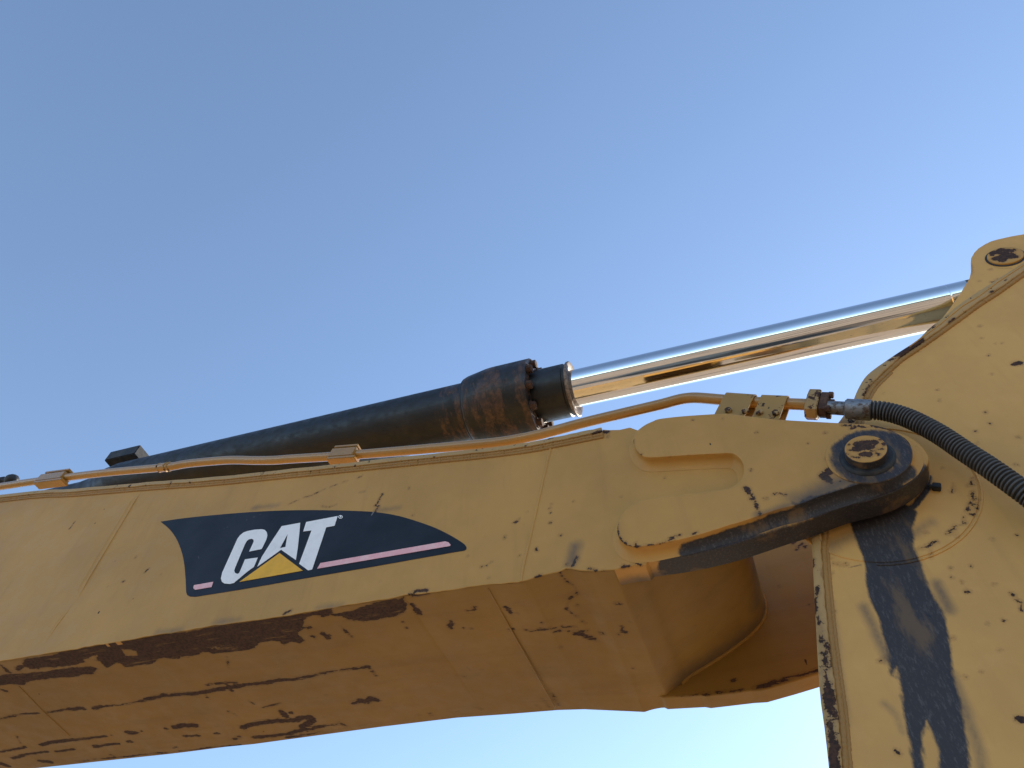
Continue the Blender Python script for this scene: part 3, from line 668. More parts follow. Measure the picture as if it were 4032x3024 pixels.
# top plate weld / far lug inner bits
# ---- pivot pin and boss ring
lathe('boss_ring', (cx - .006, CY, cz + .010), (0, -1, 0), [(-.002, .150), (.004, .150), (.006, .147), (.006, .104)], M['paint'], boom, 72)
ringo = bpy.data.objects['boss_ring']
rg = Marks(); rg.stroke(ring, .03, .02); rr_ = Marks()
for t in np.linspace(-.6, 1.9, 9): rr_.stroke([(cx + .146 * math.cos(t), CY, cz + .146 * math.sin(t)), (cx + .146 * math.cos(t + .14), CY, cz + .146 * math.sin(t + .14))], .004)
apply_marks(ringo, rr_, rg)
pc = at(3408, 1766, CY - .052)
def pin_disc(name, c, r, back, mat, parent, prof=None):
    return lathe(name, c, (0, 1, 0), prof, mat, parent, 64)
pin = bpy.data.objects.new('pivot_pin', None); COL.objects.link(pin); pin.parent = ex
outl = [(pc[0] + .074 * math.cos(t), pc[2] + .074 * math.sin(t)) for t in np.linspace(0, 2 * math.pi, 72)[:-1]]
o = plate('pin_cap', outl, [(-.003, pc[1]), (0, pc[1] + .003), (0, pc[1] + .012), (0, pc[1] + .02), (0, pc[1] + .03), (.0, CY + .01)], M['paint'], pin, res=.006, step=.006)
pr = Marks(); PS = lambda x, y: at(x, y, pc[1])
px_strokes(pr, [([(890, 600), (960, 590), (1030, 590)], 22), ([(880, 640), (960, 620), (1000, 625)], 24), ([(840, 650), (900, 650)], 14), ([(930, 680), (985, 680)], 20), ([(850, 700), (905, 710)], 8), ([(830, 605)], 7), ([(820, 680), (810, 675)], 6), ([(1050, 640), (1090, 640)], 6), ([(1040, 670), (1060, 680)], 8), ([(1100, 598)], 13), ([(1070, 565)], 6), ([(980, 525), (1000, 532)], 5), ([(1110, 570)], 5), ([(1005, 655), (1040, 655)], 8)], Z5, PS)
pg = Marks()
for yy in np.linspace(pc[1] + .011, CY, 5): pg.stroke([(pc[0] + .076 * math.cos(t), yy, pc[2] + .076 * math.sin(t)) for t in np.linspace(0, 6.2832, 30)], .010, .002)
apply_marks(o, pr, pg)
lathe('retainer_collar', (pc[0] + .002, CY + .004, pc[2] - .001), (0, -1, 0), [(0, .098), (.012, .098), (.018, .094), (.022, .088), (.022, .06)], M['black'], pin, 72)

# ------------------------------------------------------------------ decal
dm = (600, 1950)
def dpt(x, y, Y): return at(dm[0] + x / 1.7015, dm[1] + y / 1.7015, Y)
decal = None
def flat(name, P, Y, mat, parent, hole=None, t=.0008, grid=0):
    pts = [dpt(x, y, D) for x, y in P]; P2 = [(p[0], p[2]) for p in pts]
    if grid:
        P2 = resample(P2, grid); v2, f2, _ = face_grid(np.array(P2), grid); V = [(x, Y, z) for x, z in v2]; Fc = list(f2)
        return make(name, V, Fc, mat, parent, False)
    loops = [[Vector((x, z, 0)) for x, z in P2]]
    if hole: loops.append([Vector((q[0], q[2], 0)) for q in [dpt(x, y, D) for x, y in hole]])
    flatl = [v for l in loops for v in l]; tri = tessellate_polygon(loops)
    V = [(v.x, Y, v.y) for v in flatl]; n = len(V); V += [(v.x, Y + t, v.y) for v in flatl]; Fc = [tuple(tr) for tr in tri]; s0 = 0
    for l in loops:
        for i in range(len(l)): j = (i + 1) % len(l); Fc.append((s0 + i, s0 + j, n + s0 + j, n + s0 + i))
        s0 += len(l)
    return make(name, V, Fc, mat, parent, False)
top = [(55, 178), (200, 156), (400, 135), (600, 118), (800, 106), (1000, 101), (1200, 102), (1400, 108), (1520, 117), (1650, 140), (1780, 178), (1900, 222), (2000, 272), (2078, 320), (2100, 342), (2105, 356), (2098, 368), (2078, 375)]
bt = [(2000, 387), (1500, 476), (1000, 562), (600, 632), (400, 664), (290, 681), (255, 680), (235, 671), (227, 652)]
lf = [(223, 560), (215, 470), (200, 392), (170, 310), (130, 245), (90, 205)]
decal = flat('decal', [tuple(p) for p in spline([np.array(p) for p in top], 4)] + bt + [tuple(p) for p in spline([np.array(p) for p in lf], 3)], D - .0015, M['navy'], ex, grid=.008)
decal['label'] = 'dark navy fin-shaped decal with white CAT lettering and pink stripe'
dmk = Marks()
for (x1, y1, x2, y2) in ((440, 238, 462, 226), (470, 226, 486, 222), (496, 214, 514, 208), (628, 166, 650, 158), (664, 152, 690, 142), (698, 138, 730, 125), (1500, 300, 1560, 290), (300, 400, 316, 430), (1340, 240, 1352, 262)):
    dmk.stroke([dpt(x1, y1, D - .0015), dpt(x2, y2, D - .0015)], .0002)
px_strokes(dmk, [([(960, 815), (945, 838), (932, 865)], 5)], Z2, NS); apply_marks(decal, dmk)
LY = D - .0035
flat('letter', [tuple(p) for p in [(560, 320), (572, 293), (590, 270), (612, 252), (640, 242), (690, 233), (735, 230), (755, 235), (768, 250), (772, 272), (765, 300), (734, 363), (650, 380), (680, 315), (680, 301), (668, 294), (648, 298), (635, 308), (622, 330), (556, 488), (550, 508), (556, 523), (570, 530), (583, 524), (592, 505), (622, 432), (708, 420), (682, 483), (640, 513), (548, 590), (520, 597), (485, 594), (468, 583), (461, 560), (470, 520)]], LY, M['white'], decal)['label'] = 'white letter C'
flat('letter', [(868, 210), (992, 187), (985, 270), (975, 360), (963, 437), (864, 368), (704, 482), (735, 415), (800, 312)], LY, M['white'], decal, hole=[(908, 262), (893, 349), (857, 357)])['label'] = 'white letter A'
flat('letter', [(1032, 182), (1243, 142), (1222, 207), (1166, 218), (1072, 500), (1045, 506), (985, 462), (1068, 238), (1012, 246)], LY, M['white'], decal)['label'] = 'white letter T'
flat('triangle', [(854, 390), (1010, 508), (585, 583)], LY, M['gold'], decal)
flat('stripe', [(1128, 457), (1962, 312), (1985, 318), (2000, 335), (1995, 343), (1105, 495)], LY, M['pink'], decal)
flat('stripe', [(280, 605), (410, 582), (398, 618), (288, 636), (276, 625)], LY, M['pink'], decal)
circ = lambda r, n=20: [(1262 + r * 1.05 * math.cos(t) , 148 + r * .85 * math.sin(t)) for t in np.linspace(0, 2 * math.pi, n)[:-1]]
flat('registered_mark', circ(14), LY, M['white'], decal, hole=circ(10.5))
flat('registered_mark', [(1256, 156), (1259, 140), (1267, 139), (1269, 145), (1265, 148), (1268, 155), (1265, 155.5), (1262, 149.5), (1260, 150), (1259, 156)], LY, M['white'], decal)

# ------------------------------------------------------------------ stick
stick = bpy.data.objects.new('stick', None); COL.objects.link(stick); stick.parent = ex
edge_out = atl([(3300, 3420), (3263, 3024), (3245, 2861), (3225, 2697), (3206, 2350), (3199, 2200), (3195, 2121), (3200, 2000), (3220, 1850), (3260, 1720), (3310, 1650)], EY)
edge_up = atl([(3352, 1590), (3375, 1536), (3404, 1486), (3437, 1455), (3479, 1425), (3529, 1391), (3613, 1336), (3653, 1296), (3728, 1236), (3800, 1180), (3900, 1115), (4032, 1030), (4200, 925), (4700, 640)], EY)
edge_in = atl([(4740, 690), (4200, 960), (4032, 1064), (3927, 1138), (3842, 1193), (3767, 1248), (3628, 1347), (3539, 1407), (3469, 1471), (3429, 1511), (3399, 1561), (3380, 1620)], EY)
in_down = atl([(3360, 1680), (3320, 1740), (3270, 1850), (3240, 2000), (3233, 2121), (3235, 2200), (3256, 2449), (3280, 2648), (3300, 2797), (3317, 3024), (3350, 3420)], EY)
far_right = atl([(4900, 3420), (4900, 700)], SY)
outer = [np.array(p) for p in edge_out + edge_up]; inner = [np.array(p) for p in edge_in + in_down]
sp = [tuple(p) for p in spline(outer, 3)]
side_poly = [(p[0] + .006, p[1] - .006 if i > 18 else p[1]) for i, p in enumerate(sp)]
# side plate: a little inside the cover plate's outline
sp_in = [tuple(p) for p in spline([np.array(p) for p in inner], 3)][::-1]
sp_shift = [(p[0] - .012, p[1] + .010) for p in sp_in]
o = plate('side_plate', sp_shift + [(3.2, 4.9), (2.9, 1.9), (1.0, 1.95)], [(0, SY), (0, SY + .02)], M['stick'], stick, res=.013, step=.013)
SS = lambda x, y: at(x, y, SY)
sr = Marks()
px_strokes(sr, [([(1630, 75)], 9), ([(1645, 150)], 4), ([(2115, 280), (2150, 320), (2180, 350)], 7), ([(2125, 290)], 10), ([(2192, 400)], 11), ([(1635, 635), (1660, 625)], 7), ([(1875, 890)], 7), ([(1750, 935)], 5), ([(2170, 1270), (2205, 1272)], 15), ([(2020, 720)], 5), ([(1200, 1520)], 8), ([(1228, 1543)], 8), ([(1105, 790)], 7), ([(1067, 815)], 7), ([(2050, 490)], 6), ([(1920, 515)], 6),
    ([(1750, 262), (1775, 255)], 6), ([(1725, 188)], 4), ([(1980, 205)], 5), ([(685, 110), (685, 130)], 4), ([(660, 270)], 7), ([(715, 415)], 5), ([(1790, 60)], 4), ([(1460, 450)], 6)], R4, SS)
px_strokes(sr, [([(1418, 1305), (1440, 1305)], 9), ([(1800, 870), (1800, 930)], 6), ([(1768, 935)], 6), ([(1800, 990), (1802, 1040)], 10), ([(1790, 1070), (1765, 1135)], 10), ([(1855, 1045)], 8), ([(1845, 1080), (1830, 1120)], 8), ([(1800, 1162)], 8), ([(1735, 1180), (1738, 1240)], 6), ([(1672, 1255), (1640, 1290), (1605, 1315)], 9), ([(1640, 1255)], 6), ([(1675, 1335)], 7),
    ([(1515, 1378), (1480, 1390)], 9), ([(1460, 1405), (1435, 1420)], 10), ([(1340, 1450), (1440, 1412)], 5), ([(1475, 1440), (1475, 1500)], 3), ([(700, 1545), (750, 1550)], 6), ([(780, 1560), (810, 1550)], 6), ([(685, 1510)], 5), ([(1635, 985)], 9), ([(1565, 795)], 7), ([(1945, 440)], 8), ([(1830, 497)], 7), ([(1910, 350)], 7), ([(2165, 545)], 8), ([(1955, 45)], 6), ([(1545, 255)], 6),
    ([(1520, 170)], 6), ([(1960, 1350)], 6), ([(2155, 1325)], 6), ([(2150, 765)], 7), ([(1780, 795)], 5), ([(1480, 885), (1515, 930)], 3), ([(1340, 590), (1370, 650), (1400, 700)], 3), ([(1835, 595)], 5), ([(1650, 920), (1655, 960)], 4), ([(885, 408)], 9)], Z5, SS)
px_strokes(sr, [([(2140, 1272), (2170, 1268)], 20), ([(1860, 973)], 9), ([(1880, 1065)], 4), ([(1930, 1203)], 6), ([(1957, 1352)], 7), ([(1985, 1115)], 3), ([(2040, 1110)], 3), ([(1525, 1478)], 8), ([(1545, 1565)], 5), ([(1380, 1175)], 5), ([(1100, 1505)], 3)], K4, SS)
sg = Marks()
sg.polygon([tuple(SS(x, y)[[0, 2]]) for x, y in [(3330, 2020), (3352, 2075), (3370, 2130), (3395, 2190), (3410, 2230), (3412, 2330), (3440, 2400), (3462, 2440), (3479, 2500), (3500, 2590), (3506, 2650), (3518, 2662), (3530, 2630), (3545, 2690), (3556, 2760), (3565, 2830), (3580, 2925), (3596, 3024), (3620, 3200), (3700, 3300), (3660, 3100), (3640, 3024), (3632, 2930), (3636, 2860), (3650, 2830), (3676, 2900), (3694, 2960), (3700, 3060), (3720, 3300), (3850, 3400),
    (3832, 3100), (3822, 3000), (3812, 2930), (3785, 2800), (3762, 2710), (3748, 2650), (3748, 2560), (3738, 2500), (3722, 2430), (3685, 2372), (3655, 2310), (3640, 2270), (3628, 2210), (3600, 2160), (3592, 2080), (3610, 2020), (3560, 1980)]])
sg.stroke([SS(3480, 2218), SS(3340, 2232)], .002, .006); sg.stroke([SS(3600, 2180), SS(3520, 2205)], .002, .006)
sg.stroke([SS(3655, 1880), SS(3650, 1930), SS(3600, 1995), SS(3540, 2040), SS(3400, 2090)], .012, .012)
so = Marks()
so.stroke([SS(3752, 2660), SS(3800, 2790), SS(3850, 2930), SS(3870, 3060)], .008, .035)
so.stroke([SS(3270, 2370), SS(3290, 2560), SS(3310, 2700), SS(3330, 2850)], .006, .032)
so.stroke([SS(3400, 2390), SS(3440, 2470), SS(3500, 2600)], .012, .03)
so.stroke([SS(3480, 2770), SS(3530, 2820), SS(3550, 2880)], .002, .03)
so.stroke([SS(3690, 2300), SS(3735, 2400)], .016, .03)
so.stroke([SS(3350, 2110), SS(3270, 2150)], .02, .06); so.stroke([SS(3600, 2100), SS(3660, 2060)], .01, .05)
apply_marks(o, sr, sg, so, .020)

# cover plate whose edge stands proud of the side plate and wraps the stick's outline
outer_r = resample([tuple(p) for p in sp], .012, False)
T = np.gradient(outer_r, axis=0); T /= np.linalg.norm(T, axis=1)[:, None]; nn = np.stack([T[:, 1], -T[:, 0]], 1)
inr = np.array(sp_in); SWD = .72
V = []; Fc = []
for i, (q, nrm) in enumerate(zip(outer_r, nn)):
    k = np.argmin(np.linalg.norm(inr - q, axis=1)); q2 = inr[k]
    # nearest point on the measured inner line, smoothed by its neighbours
    a_ = inr[max(k - 1, 0)]; b = inr[min(k + 1, len(inr) - 1)]; d = b - a_; t = np.clip(((q - a_) @ d) / (d @ d + 1e-12), 0, 1); q2 = a_ + d * t
    u = (q2 - q) / np.linalg.norm(q2 - q); w_ = np.linalg.norm(q2 - q)
    j = .0012 * math.sin(i * 1.7) + .001 * math.sin(i * .61 + 1)
    for off, y in ((.000, EY + .62 + SWD * 0), (.000, EY + .3), (.0, EY + .004), (.003, EY + .001), (.010, EY), (w_ * .5, EY), (w_ - .006 + j, EY), (w_ - .002 + j, EY + .002), (w_ + j, EY + .006), (w_ + j, EY + .0195)):
        p = q + u * off; V.append((p[0], y, p[1]))
ns = 10
for i in range(len(outer_r) - 1):
    for k in range(ns - 1): Fc.append((i * ns + k, i * ns + k + 1, (i + 1) * ns + k + 1, (i + 1) * ns + k))
o = make('cover_plate', V, Fc, M['chipped'], stick, True, 40, label='cover plate with chipped rusty edge')
cr_ = Marks(); ES = lambda x, y: at(x, y, EY)
px_strokes(cr_, [([(1385, 1085), (1300, 1150), (1215, 1200)], 30), ([(1150, 1240), (1230, 1220)], 8), ([(1660, 910), (1620, 940)], 9), ([(1960, 698), (1950, 705)], 8), ([(1005, 1410), (940, 1520)], 5), ([(880, 1560)], 10), ([(1500, 960), (1440, 1010)], 6)], K4, ES)
px_strokes(cr_, [([(575, 230), (565, 290)], 10), ([(550, 330), (560, 420)], 14), ([(585, 450), (590, 520)], 8), ([(600, 560), (612, 680)], 8), ([(615, 640), (660, 690), (685, 760)], 9), ([(615, 740), (635, 830)], 9), ([(640, 900), (635, 1000)], 8), ([(660, 990), (650, 1100), (660, 1200)], 17), ([(700, 1040), (715, 1130)], 7), ([(680, 1120), (690, 1230)], 13), ([(720, 1210), (735, 1260)], 10),
    ([(665, 1280), (680, 1360), (690, 1430)], 13), ([(700, 1440), (705, 1657)], 20), ([(740, 1460), (745, 1500)], 7), ([(735, 1600), (750, 1657)], 8), ([(630, 860), (600, 900)], 5), ([(545, 5), (545, 60)], 3), ([(610, 90), (615, 130)], 3), ([(680, 800), (690, 860)], 5)], R4, ES)
apply_marks(o, cr_)
wl = [(p[0] + .0, SY - .002, p[1]) for p in inr]
b = bead('weld_bead', [(p[0] + .006, SY, p[1] - .004) for p in inr], .0125, M['weld'], stick, wob=.1); apply_marks(b)
b = bead('weld_bead', [(p[0] + .017, SY + .002, p[1] - .014) for p in inr[:44]], .008, M['weld'], stick, wob=.1); apply_marks(b)

# far side of the stick
o = plate('side_plate', sp_shift + [(3.2, 4.9), (2.9, 1.9), (1.0, 1.95)], [(0, EY + .60), (0, EY + .62)], M['stick'], stick, res=.05, step=.05, label='far side plate of the stick'); apply_marks(o)
# ear carrying the cylinder's rod pin
ear = atl([(3640, 1308), (3700, 1262), (3740, 1210), (3777, 1158), (3817, 1093), (3825, 1059), (3822, 1029), (3824, 1012), (3837, 990), (3853, 974), (3877, 959), (3902, 947), (3927, 940), (3980, 928), (4032, 919), (4110, 906), (4170, 915), (4220, 945), (4235, 1000), (4230, 930)], EY)
ear = ear[:-1] + atl([(4260, 905), (4260, 920), (4032, 1052), (3900, 1140), (3800, 1210)], EY)
ear = ear[:19] + atl([(4210, 935), (4032, 1050), (3900, 1138), (3767, 1232), (3700, 1275)], EY)
o = plate('cylinder_ear', ear, [(-.003, EY + .003), (0, EY + .006), (0, EY + .04), (0, EY + .08)], M['stick'], stick, res=.012)
o2 = plate('cylinder_ear', ear, [(0, EY + .545), (0, EY + .62)], M['paint'], stick, res=.05, label='far ear of the cylinder pin'); apply_marks(o2)
er = Marks(); px_strokes(er, [([(1860, 612)], 6), ([(1945, 522)], 8), ([(1950, 618), (1970, 620), (2005, 595)], 7), ([(1880, 690), (1840, 720), (1790, 755)], 4), ([(1795, 480), (1800, 560)], 3)], K4, ES)
pin_gap = Marks(); pin_gap.stroke([ES(3905, 1040), ES(3935, 1055), ES(3980, 1055)], .002, .014)  # dark gap below the pin head, painted into the ear's colour
apply_marks(o, er, None, pin_gap)
bead('weld_bead', [(x, EY - .0002, z) for x, z in atl([(3580, 1366), (3690, 1286), (3790, 1205), (3850, 1170), (3930, 1110), (4032, 1043)], EY)], .0035, M['paint'], stick)
apply_marks(stick.children[-1])
up = at(3958, 1011, EY)
rp = bpy.data.objects.new('rod_pin', None); COL.objects.link(rp); rp.parent = ex; rp['label'] = 'rusty pin head in the upper ear of the stick'
outl = [(up[0] + .077 * math.cos(t), up[2] + .077 * math.sin(t)) for t in np.linspace(0, 2 * math.pi, 72)[:-1]]
o = plate('pin_head', outl, [(-.003, EY - .010), (0, EY - .007), (0, EY + .02)], M['paint'], rp, res=.006, step=.006)
pr = Marks(); uc = (up[0] + .0, EY - .01, up[2] + .008)
for k in range(34):
    t = random.uniform(0, 6.28); q = .056 * math.sqrt(random.random()); pr.stroke([(uc[0] + q * math.cos(t), uc[1], uc[2] + q * math.sin(t))], random.uniform(.008, .020))
apply_marks(o, pr)
lathe('retainer_collar', (up[0], EY + .0025, up[2]), (0, -1, 0), [(-.002, .086), (.002, .086), (.003, .084), (.003, .07)], M['black'], rp, 64)

# round boss on the stick, its weld ring showing past the lug
bc = at(3440, 1905, SY); bR = .350
pc2 = (PIN[0] + .01, 0, PIN[1] - .005)
outl = [(pc2[0] + bR * math.cos(t), pc2[2] + bR * math.sin(t)) for t in np.linspace(0, 2 * math.pi, 120)[:-1]]
o = plate('pivot_boss', outl, [(-.002, SY - .0035), (0, SY - .002), (.001, SY + .001)], M['stick'], stick, res=.013, back=False)
apply_marks(o, sr, sg, so, .020)
rb = [(pc2[0] + (bR + .010) * math.cos(t), SY - .0005, pc2[2] + (bR + .010) * math.sin(t)) for t in np.linspace(-1.9, 1.3, 80)]
b = bead('weld_bead', rb, .0042, M['stick'], stick, wob=.1); apply_marks(b, sr, sg, so)
# far side plate of the stick and a hub between the lugs
lathe('pivot_hub', (PIN[0] + .01, SY - .028, PIN[1] - .005), (0, 1, 0), [(.02, .10), (.03, .105), (.6, .105), (.70, .105)], M['paint'], stick, 64)
apply_marks(stick.children[-1], None, sg)
# grease nipple
gp = at(3688, 1928, SY)
o = box('grease_nipple', (gp[0], SY - .014, gp[2]), (.015, .014, .013), M['black'], stick, Matrix.Rotation(.5, 4, 'Y'), .003)
lathe('grease_nipple', (gp[0] - .010, SY - .012, gp[2] + .006), (-.8, -.2, .55), [(0, .008), (.012, .008), (.014, .005), (.022, .005)], M['black'], stick, 16)

# ------------------------------------------------------------------ hydraulic cylinder
CYY = 2.79
A = at(2262, 1531, CYY); B = at(3628, 1229, CYY); ax = (B - A) / np.linalg.norm(B - A)
def s_at(px):      # place along the axis
    s_ = 0; lo, hi = -6., 6.
    for _ in range(50):
        mi = (lo + hi) / 2; c = Rm.T @ (A + ax * mi - C0)
        if 2016 + Fp * c[0] / c[2] < px: lo = mi
        else: hi = mi
    return lo
cyl = bpy.data.objects.new('hydraulic_cylinder', None); COL.objects.link(cyl); cyl.parent = ex
s0, s1, s2, s3 = s_at(470), s_at(1862), s_at(2118), s_at(2258)
def dense(prof, step=.03):
    out = []
    for (a1, b1), (a2, b2) in zip(prof[:-1], prof[1:]):
        k = max(1, int(math.hypot(a2 - a1, b2 - b1) / step)); out += [(a1 + (a2 - a1) * j / k, b1 + (b2 - b1) * j / k) for j in range(k)]
    return out + [prof[-1]]
o = lathe('cylinder_barrel', A, ax, dense([(s_at(-300), .12), (s_at(330), .125), (s0 - .2, .14), (s0 - .05, .185), (s0 + .03, .195), (s0 + .05, .199), (s1, .199)]), M['barrel'], cyl, 72, 'long matt black barrel')
br = Marks(); 
def cyl_attr(o, f):
    me = o.data; V = np.empty(len(me.vertices) * 3); me.vertices.foreach_get('co', V); V = V.reshape(-1, 3)
    s_ = (V - A) @ ax; zz = (V - A)[:, 2]; set_attr(me, 'rust', f(s_, zz))
cyl_attr(o, lambda s_, z: np.clip((s_ - (s1 - .34)) / .22, 0, 1) * .58 - .12 - .1 * np.clip(z / .2, -1, 1))
o = lathe('cylinder_head', A, ax, dense([(s1 - .01, .200), (s1, .215), (s1 + .012, .226), (s1 + .03, .232), (s1 + .16, .252), (s1 + .2, .2545), (s2 - .004, .2545), (s2, .245), (s2, .17)]), M['barrel'], cyl, 72, 'rusted black cylinder head')
cyl_attr(o, lambda s_, z: .50 - .22 * np.clip((z - 5.5) / .25, -1, 1) * 0 + .10 * np.sin(s_ * 23) + 0 * s_)
for ss in (s1 - .09, s1 - .005, s1 + .035):
    pass
ca = ax; cu = np.cross(ax, (0, 1, 0)); cu /= np.linalg.norm(cu); cv = np.cross(ax, cu)
def ringpts(s_, r, n=73): return [A + ax * s_ + r * (math.cos(t) * cu + math.sin(t) * cv) for t in np.linspace(0, 2 * math.pi, n)]
for ss, r in ((s1 + .004, .214), ):
    o = tube('weld_ring', ringpts(ss, r), .009, M['barrel'], cyl, 10, False); cyl_attr(o, lambda s_, z: .2 + 0 * s_)
o = lathe('cylinder_gland', A, ax, dense([(s2 - .02, .172), (s3 - .035, .172), (s3 - .03, .166), (s3 - .016, .166)]), M['barrel'], cyl, 72, 'black end gland round the rod')
cyl_attr(o, lambda s_, z: -.15 + .5 * np.clip((s_ - s3 + .03) / .03, 0, 1) + 0 * z)
lathe('wiper_ring', A, ax, [(s3 - .016, .165), (s3 - .008, .178), (s3 + .004, .180), (s3 + .008, .174), (s3 + .006, .150), (s3 - .010, .124)], M['bare'], cyl, 72)
bolt0 = None
for k in range(10):
    t = 2 * math.pi * (k + .35) / 10; c = A + ax * s2 + .212 * (math.cos(t) * cu + math.sin(t) * cv)
    if bolt0 is None:
        bm = bmesh.new(); bmesh.ops.create_cone(bm, segments=6, radius1=.028, radius2=.028, depth=.034, cap_ends=True)
        bmesh.ops.bevel(bm, geom=bm.edges[:], offset=.002, segments=1, affect='EDGES')
        bmesh.ops.create_cone(bm, segments=20, radius1=.035, radius2=.035, depth=.006, cap_ends=True, matrix=Matrix.Translation((0, 0, -.012)))
        me = bpy.data.meshes.new('bolt'); bm.to_mesh(me); bm.free(); me.materials.append(M['rusty']); bolt0 = bpy.data.objects.new('bolt', me); ob = bolt0
    else: ob = bolt0.copy()
    COL.objects.link(ob); ob.parent = cyl; ob.location = c + ax * .014
    ob.rotation_euler = Vector(ax).to_track_quat('Z', 'Y').to_euler()
sr_end = s_at(3930)
s_line = s_at(3735)
lathe('piston_rod', A, ax, dense([(s3 - .05, .120), (s_line - .004, .120), (s_line, .1185), (s_line + .004, .120), (s_at(3812), .120), (s_at(3812) + .004, .117)], .3), M['chrome'], cyl, 160, 'polished chrome piston rod', 20)
lathe('rod_eye', A, ax, [(s_at(3812) + .002, .119), (sr_end - .12, .119), (sr_end, .13)], M['black'], cyl, 48)
rpc = np.array([up[0], CYY, up[2]])
lathe('rod_eye', rpc - np.array([0, .12, 0]), (0, 1, 0), [(0, .155), (.004, .16), (.236, .16), (.24, .155)], M['black'], cyl, 48)
# port block on top of the barrel's left end
def at_cyl_top(px, py, r=.2):
    rr = ray(px, py); rr = rr / np.linalg.norm(rr)
    return C0 + rr * 1.0
q1, q2 = s_at(492), s_at(648)
nrm = -cu if cu[2] < 0 else cu
fwd = np.cross(nrm, ax)
Rb = Matrix((tuple(ax), tuple(fwd), tuple(nrm))).transposed().to_4x4()
pb_c = at(508, 1800, CYY - .06)
box('port_block', pb_c - nrm * .022, (.150, .072, .052), M['black'], cyl, Rb, .006, 'black bracket block on the barrel')

# ------------------------------------------------------------------ hydraulic pipe along the boom and its clamps
PY = D + .03
pipe_px = [(-600, 2000), (-200, 1943), (0, 1916), (120, 1898), (308, 1874), (450, 1858), (597, 1845), (680, 1836), (746, 1825), (895, 1812), (1000, 1813), (1080, 1812), (1149, 1807), (1298, 1798), (1497, 1783), (1746, 1762), (1900, 1748), (1995, 1737), (2100, 1717), (2199, 1692), (2298, 1665), (2448, 1629), (2597, 1594), (2660, 1577), (2700, 1569), (2750, 1567), (2860, 1576), (3000, 1586), (3190, 1594)]
pp = spline([at(x, y, PY) for x, y in pipe_px], 6)
hp = bpy.data.objects.new('hydraulic_pipe', None); COL.objects.link(hp); hp.parent = ex
hp['label'] = 'yellow painted steel pipe running along the top of the boom'
tube('pipe', pp, .0262, M['pipe'], hp, 28)
def dir_at(px):
    P = np.array(pp); c = (Rm.T @ (P - C0).T).T; X_ = 2016 + Fp * c[:, 0] / c[:, 2]; i = int(np.argmin(abs(X_ - px))); t = P[min(i + 2, len(P) - 1)] - P[max(i - 2, 0)]; return P[i], t / np.linalg.norm(t)
def basis(t):
    z = np.cross((0, 1, 0), t); z = -z if z[2] < 0 else z; y = np.cross(z, t); return t, y, z, Matrix((tuple(t), tuple(y), tuple(z))).transposed().to_4x4()
# coupling with weld beads
for px_, r in ((628, .029), (650, .0285), (672, .030)):
    c, t = dir_at(px_); t, y, z, Rb = basis(t)
    tube('pipe_weld', [c + .027 * (math.cos(a_) * y + math.sin(a_) * z) + t * .004 * math.sin(3 * a_) for a_ in np.linspace(0, 2 * math.pi, 40)], .0055, M['worn'], hp, 8, False)
c, t = dir_at(648)
tube('pipe_coupling', [c - t * .028, c - t * .026, c + t * .026, c + t * .028], [.0265, .0295, .0295, .0265], M['pipe'], hp, 28)
# block clamps
for (xa, xb, cap_dx) in ((163, 243, 15), (1323, 1418, 0)):
    c, t = dir_at((xa + xb) / 2); t, y, z, Rb = basis(t); L = np.linalg.norm(dir_at(xb)[0] - dir_at(xa)[0]) / 2
    box('clamp_block', c - z * .004 + y * .0, (L, .036, .034), M['pipe'], hp, Rb, .004)
    box('clamp_cap', c + z * .046 + t * (cap_dx * .0013) - y * .0, (L * .95, .034, .0085), M['pipe'], hp, Rb, .0025)
    box('clamp_foot', c - z * .046 + t * .012, (L * 1.12, .034, .010), M['pipe'], hp, Rb, .003)
    for q in (-.5, .5):
        lathe('clamp_bolt', c + z * .054 + t * (q * L + cap_dx * .0013) + y * .012, z, [(0, .012), (.011, .012), (.012, .010)], M['worn'], hp, 6)
# saddle clamps near the nose
def saddle(xa, xb):
    c1, t1 = dir_at(xa); c2, t2 = dir_at(xb); t = (c2 - c1); L = np.linalg.norm(t); t, y, z, Rb = basis(t / L)
    prof = []
    for a_ in np.linspace(0, math.pi, 15): prof.append((.0365 * math.cos(a_), .0365 * math.sin(a_) ))      # over the top
    prof = [(.0365, -.120), (.0365, -.06), (.0365, -.02)] + prof + [(-.0365, -.02), (-.038, -.045), (-.040, -.09), (-.042, -.150)]
    inn = [(p[0] * .84, p[1] * .84) for p in prof]
    V = []; ks = np.linspace(0, 1, 6)
    for s_ in ks:
        c = c1 + (c2 - c1) * s_
        for (a_, b_) in prof + inn[::-1]: V.append(c + y * (-a_) * -1 + z * b_)
    n = len(prof) * 2; Fc = []
    for i in range(len(ks) - 1):
        for k in range(n): k2 = (k + 1) % n; Fc.append((i * n + k, i * n + k2, (i + 1) * n + k2, (i + 1) * n + k))
    h = len(prof)
    for e0 in (0, (len(ks) - 1) * n):
        for k in range(h - 1): Fc.append((e0 + k, e0 + k + 1, e0 + n - 2 - k, e0 + n - 1 - k))
    o = make('saddle_clamp', V, Fc, M['clamp'], hp, True, 40)
    return o, c1, c2, y, z, t
for (xa, xb) in ((2862, 2972), (2992, 3098)):
    o, c1, c2, y, z, t = saddle(xa, xb)
for x_, y_ in ((2868, 1612), (2935, 1616), (2990, 1620), (3055, 1622)):
    c = at(x_, y_ + 6, PY - .043); lathe('clamp_bolt', c, (0, -1, 0), [(0, .017), (.010, .017), (.013, .013)], M['worn'], hp, 6)
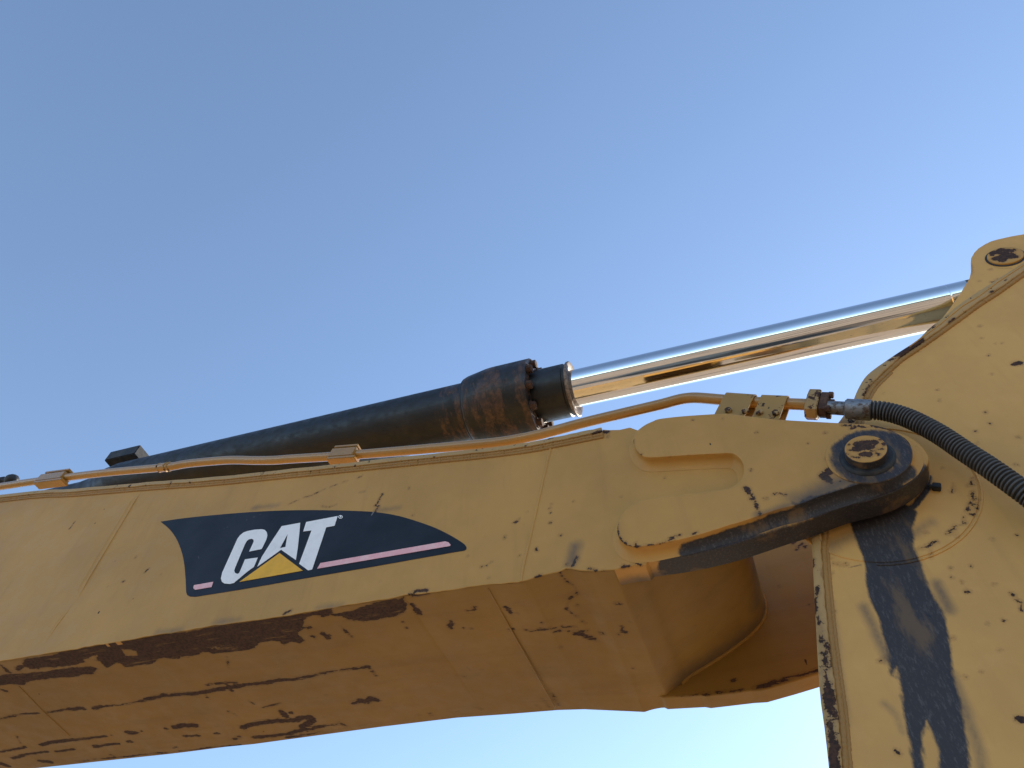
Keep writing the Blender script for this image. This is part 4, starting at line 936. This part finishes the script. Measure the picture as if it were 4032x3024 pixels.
# flange coupling block
c, t = dir_at(3187); t, y, z, Rb = basis(t); t = np.array(t)
fl_c = at(3212, 1594, PY)
bm_out = [(.036, .060), (-.008, .072), (-.040, .058), (-.046, .02), (-.044, -.03), (-.034, -.066), (.008, -.078), (.036, -.06), (.044, -.02), (.044, .03)]
def block(name, c, t, y, z, out, half, mat, parent, bev=.005):
    V = []; n = len(out); Fc = []
    P = offset(resample([np.array(p) for p in out], .02), 0); n = len(P)
    for s_, o_ in ((-half, -bev), (-half + bev, 0), (half - bev, 0), (half, -bev)):
        for p in offset(P, o_): V.append(c + t * s_ + y * p[0] + z * p[1])
    for i in range(3):
        for k in range(n): k2 = (k + 1) % n; Fc.append((i * n + k, i * n + k2, (i + 1) * n + k2, (i + 1) * n + k))
    Fc += [tuple(range(n)), tuple(range(3 * n, 4 * n))]
    return make(name, V, Fc, mat, parent, True, 30)
block('flange_block', fl_c - t * .008, t, y, z, bm_out, .026, M['worn'], hp)
block('flange_block', fl_c + t * .036, t, y, z, [(p[0] * .85, p[1] * .82) for p in bm_out], .017, M['rusty'], hp, .004)
for dy, dz in ((.02, .042), (-.024, .040), (.02, -.045), (-.024, -.048)):
    lathe('clamp_bolt', fl_c + t * .05 + y * dy + z * dz, t, [(0, .015), (.016, .015), (.019, .012)], M['rusty'], hp, 6)

# ------------------------------------------------------------------ hose
hs = bpy.data.objects.new('hydraulic_hose', None); COL.objects.link(hs); hs.parent = ex; hs['label'] = 'grey spiral-wrapped hydraulic hose curving down past the pin'
f0, f1, f2 = at(3238, 1604, PY), at(3330, 1609, PY), at(3432, 1616, PY)
tube('hose_nipple', [f0, f0 + (f1 - f0) * .3, f1], [.031, .030, .030], M['steel'], hs, 28)
tube('hose_nipple', [f1 - (f1 - f0) * .05, f1 - (f1 - f0) * .02, f1, f1 + (f2 - f1) * .08], [.032, .037, .037, .032], M['steel'], hs, 6)
tube('hose_ferrule', [f1, f1 + (f2 - f1) * .04, f1 + (f2 - f1) * .35, f1 + (f2 - f1) * .4, f1 + (f2 - f1) * .96, f2], [.036, .043, .043, .0445, .0445, .041], M['steel'], hs, 32)
hp_px = [(3425, 1615), (3480, 1619), (3549, 1637), (3613, 1664), (3703, 1713), (3802, 1780), (3897, 1842), (4006, 1920), (4080, 1975), (4180, 2055), (4350, 2210), (4550, 2420)]
hy = [PY, PY, PY + .0, PY - .005, PY - .01, PY - .015, PY - .015, PY - .01, PY, PY, PY, PY]
hc = spline([at(x, y, yy) for (x, y), yy in zip(hp_px, hy)], 40)
H = resample(hc, .0030, False)
L = np.cumsum(np.r_[0, np.linalg.norm(np.diff(H, axis=0), axis=1)])
ph = (L / .0150) % 1
prof_r = np.where(ph < .62, np.sqrt(np.clip(1 - ((ph - .31) / .31) ** 2, 0, 1)) ** .6, 0)
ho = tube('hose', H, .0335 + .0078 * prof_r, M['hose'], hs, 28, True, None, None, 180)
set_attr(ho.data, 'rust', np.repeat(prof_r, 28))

# dark fitting far behind the boom's top at the left edge
kf = at(20, 1895, D + .45)
lf_ = bpy.data.objects.new('line_fitting', None); COL.objects.link(lf_); lf_.parent = ex
dxv = (at(60, 1888, D + .45) - at(0, 1898, D + .45)); dxv /= np.linalg.norm(dxv)
tube('fitting_body', [kf - dxv * .5, kf - dxv * .02, kf, kf + dxv * .03, kf + dxv * .05, kf + dxv * .08, kf + dxv * .12, kf + dxv * .14], [.045, .045, .03, .03, .05, .055, .045, .01], M['black'], lf_, 10)
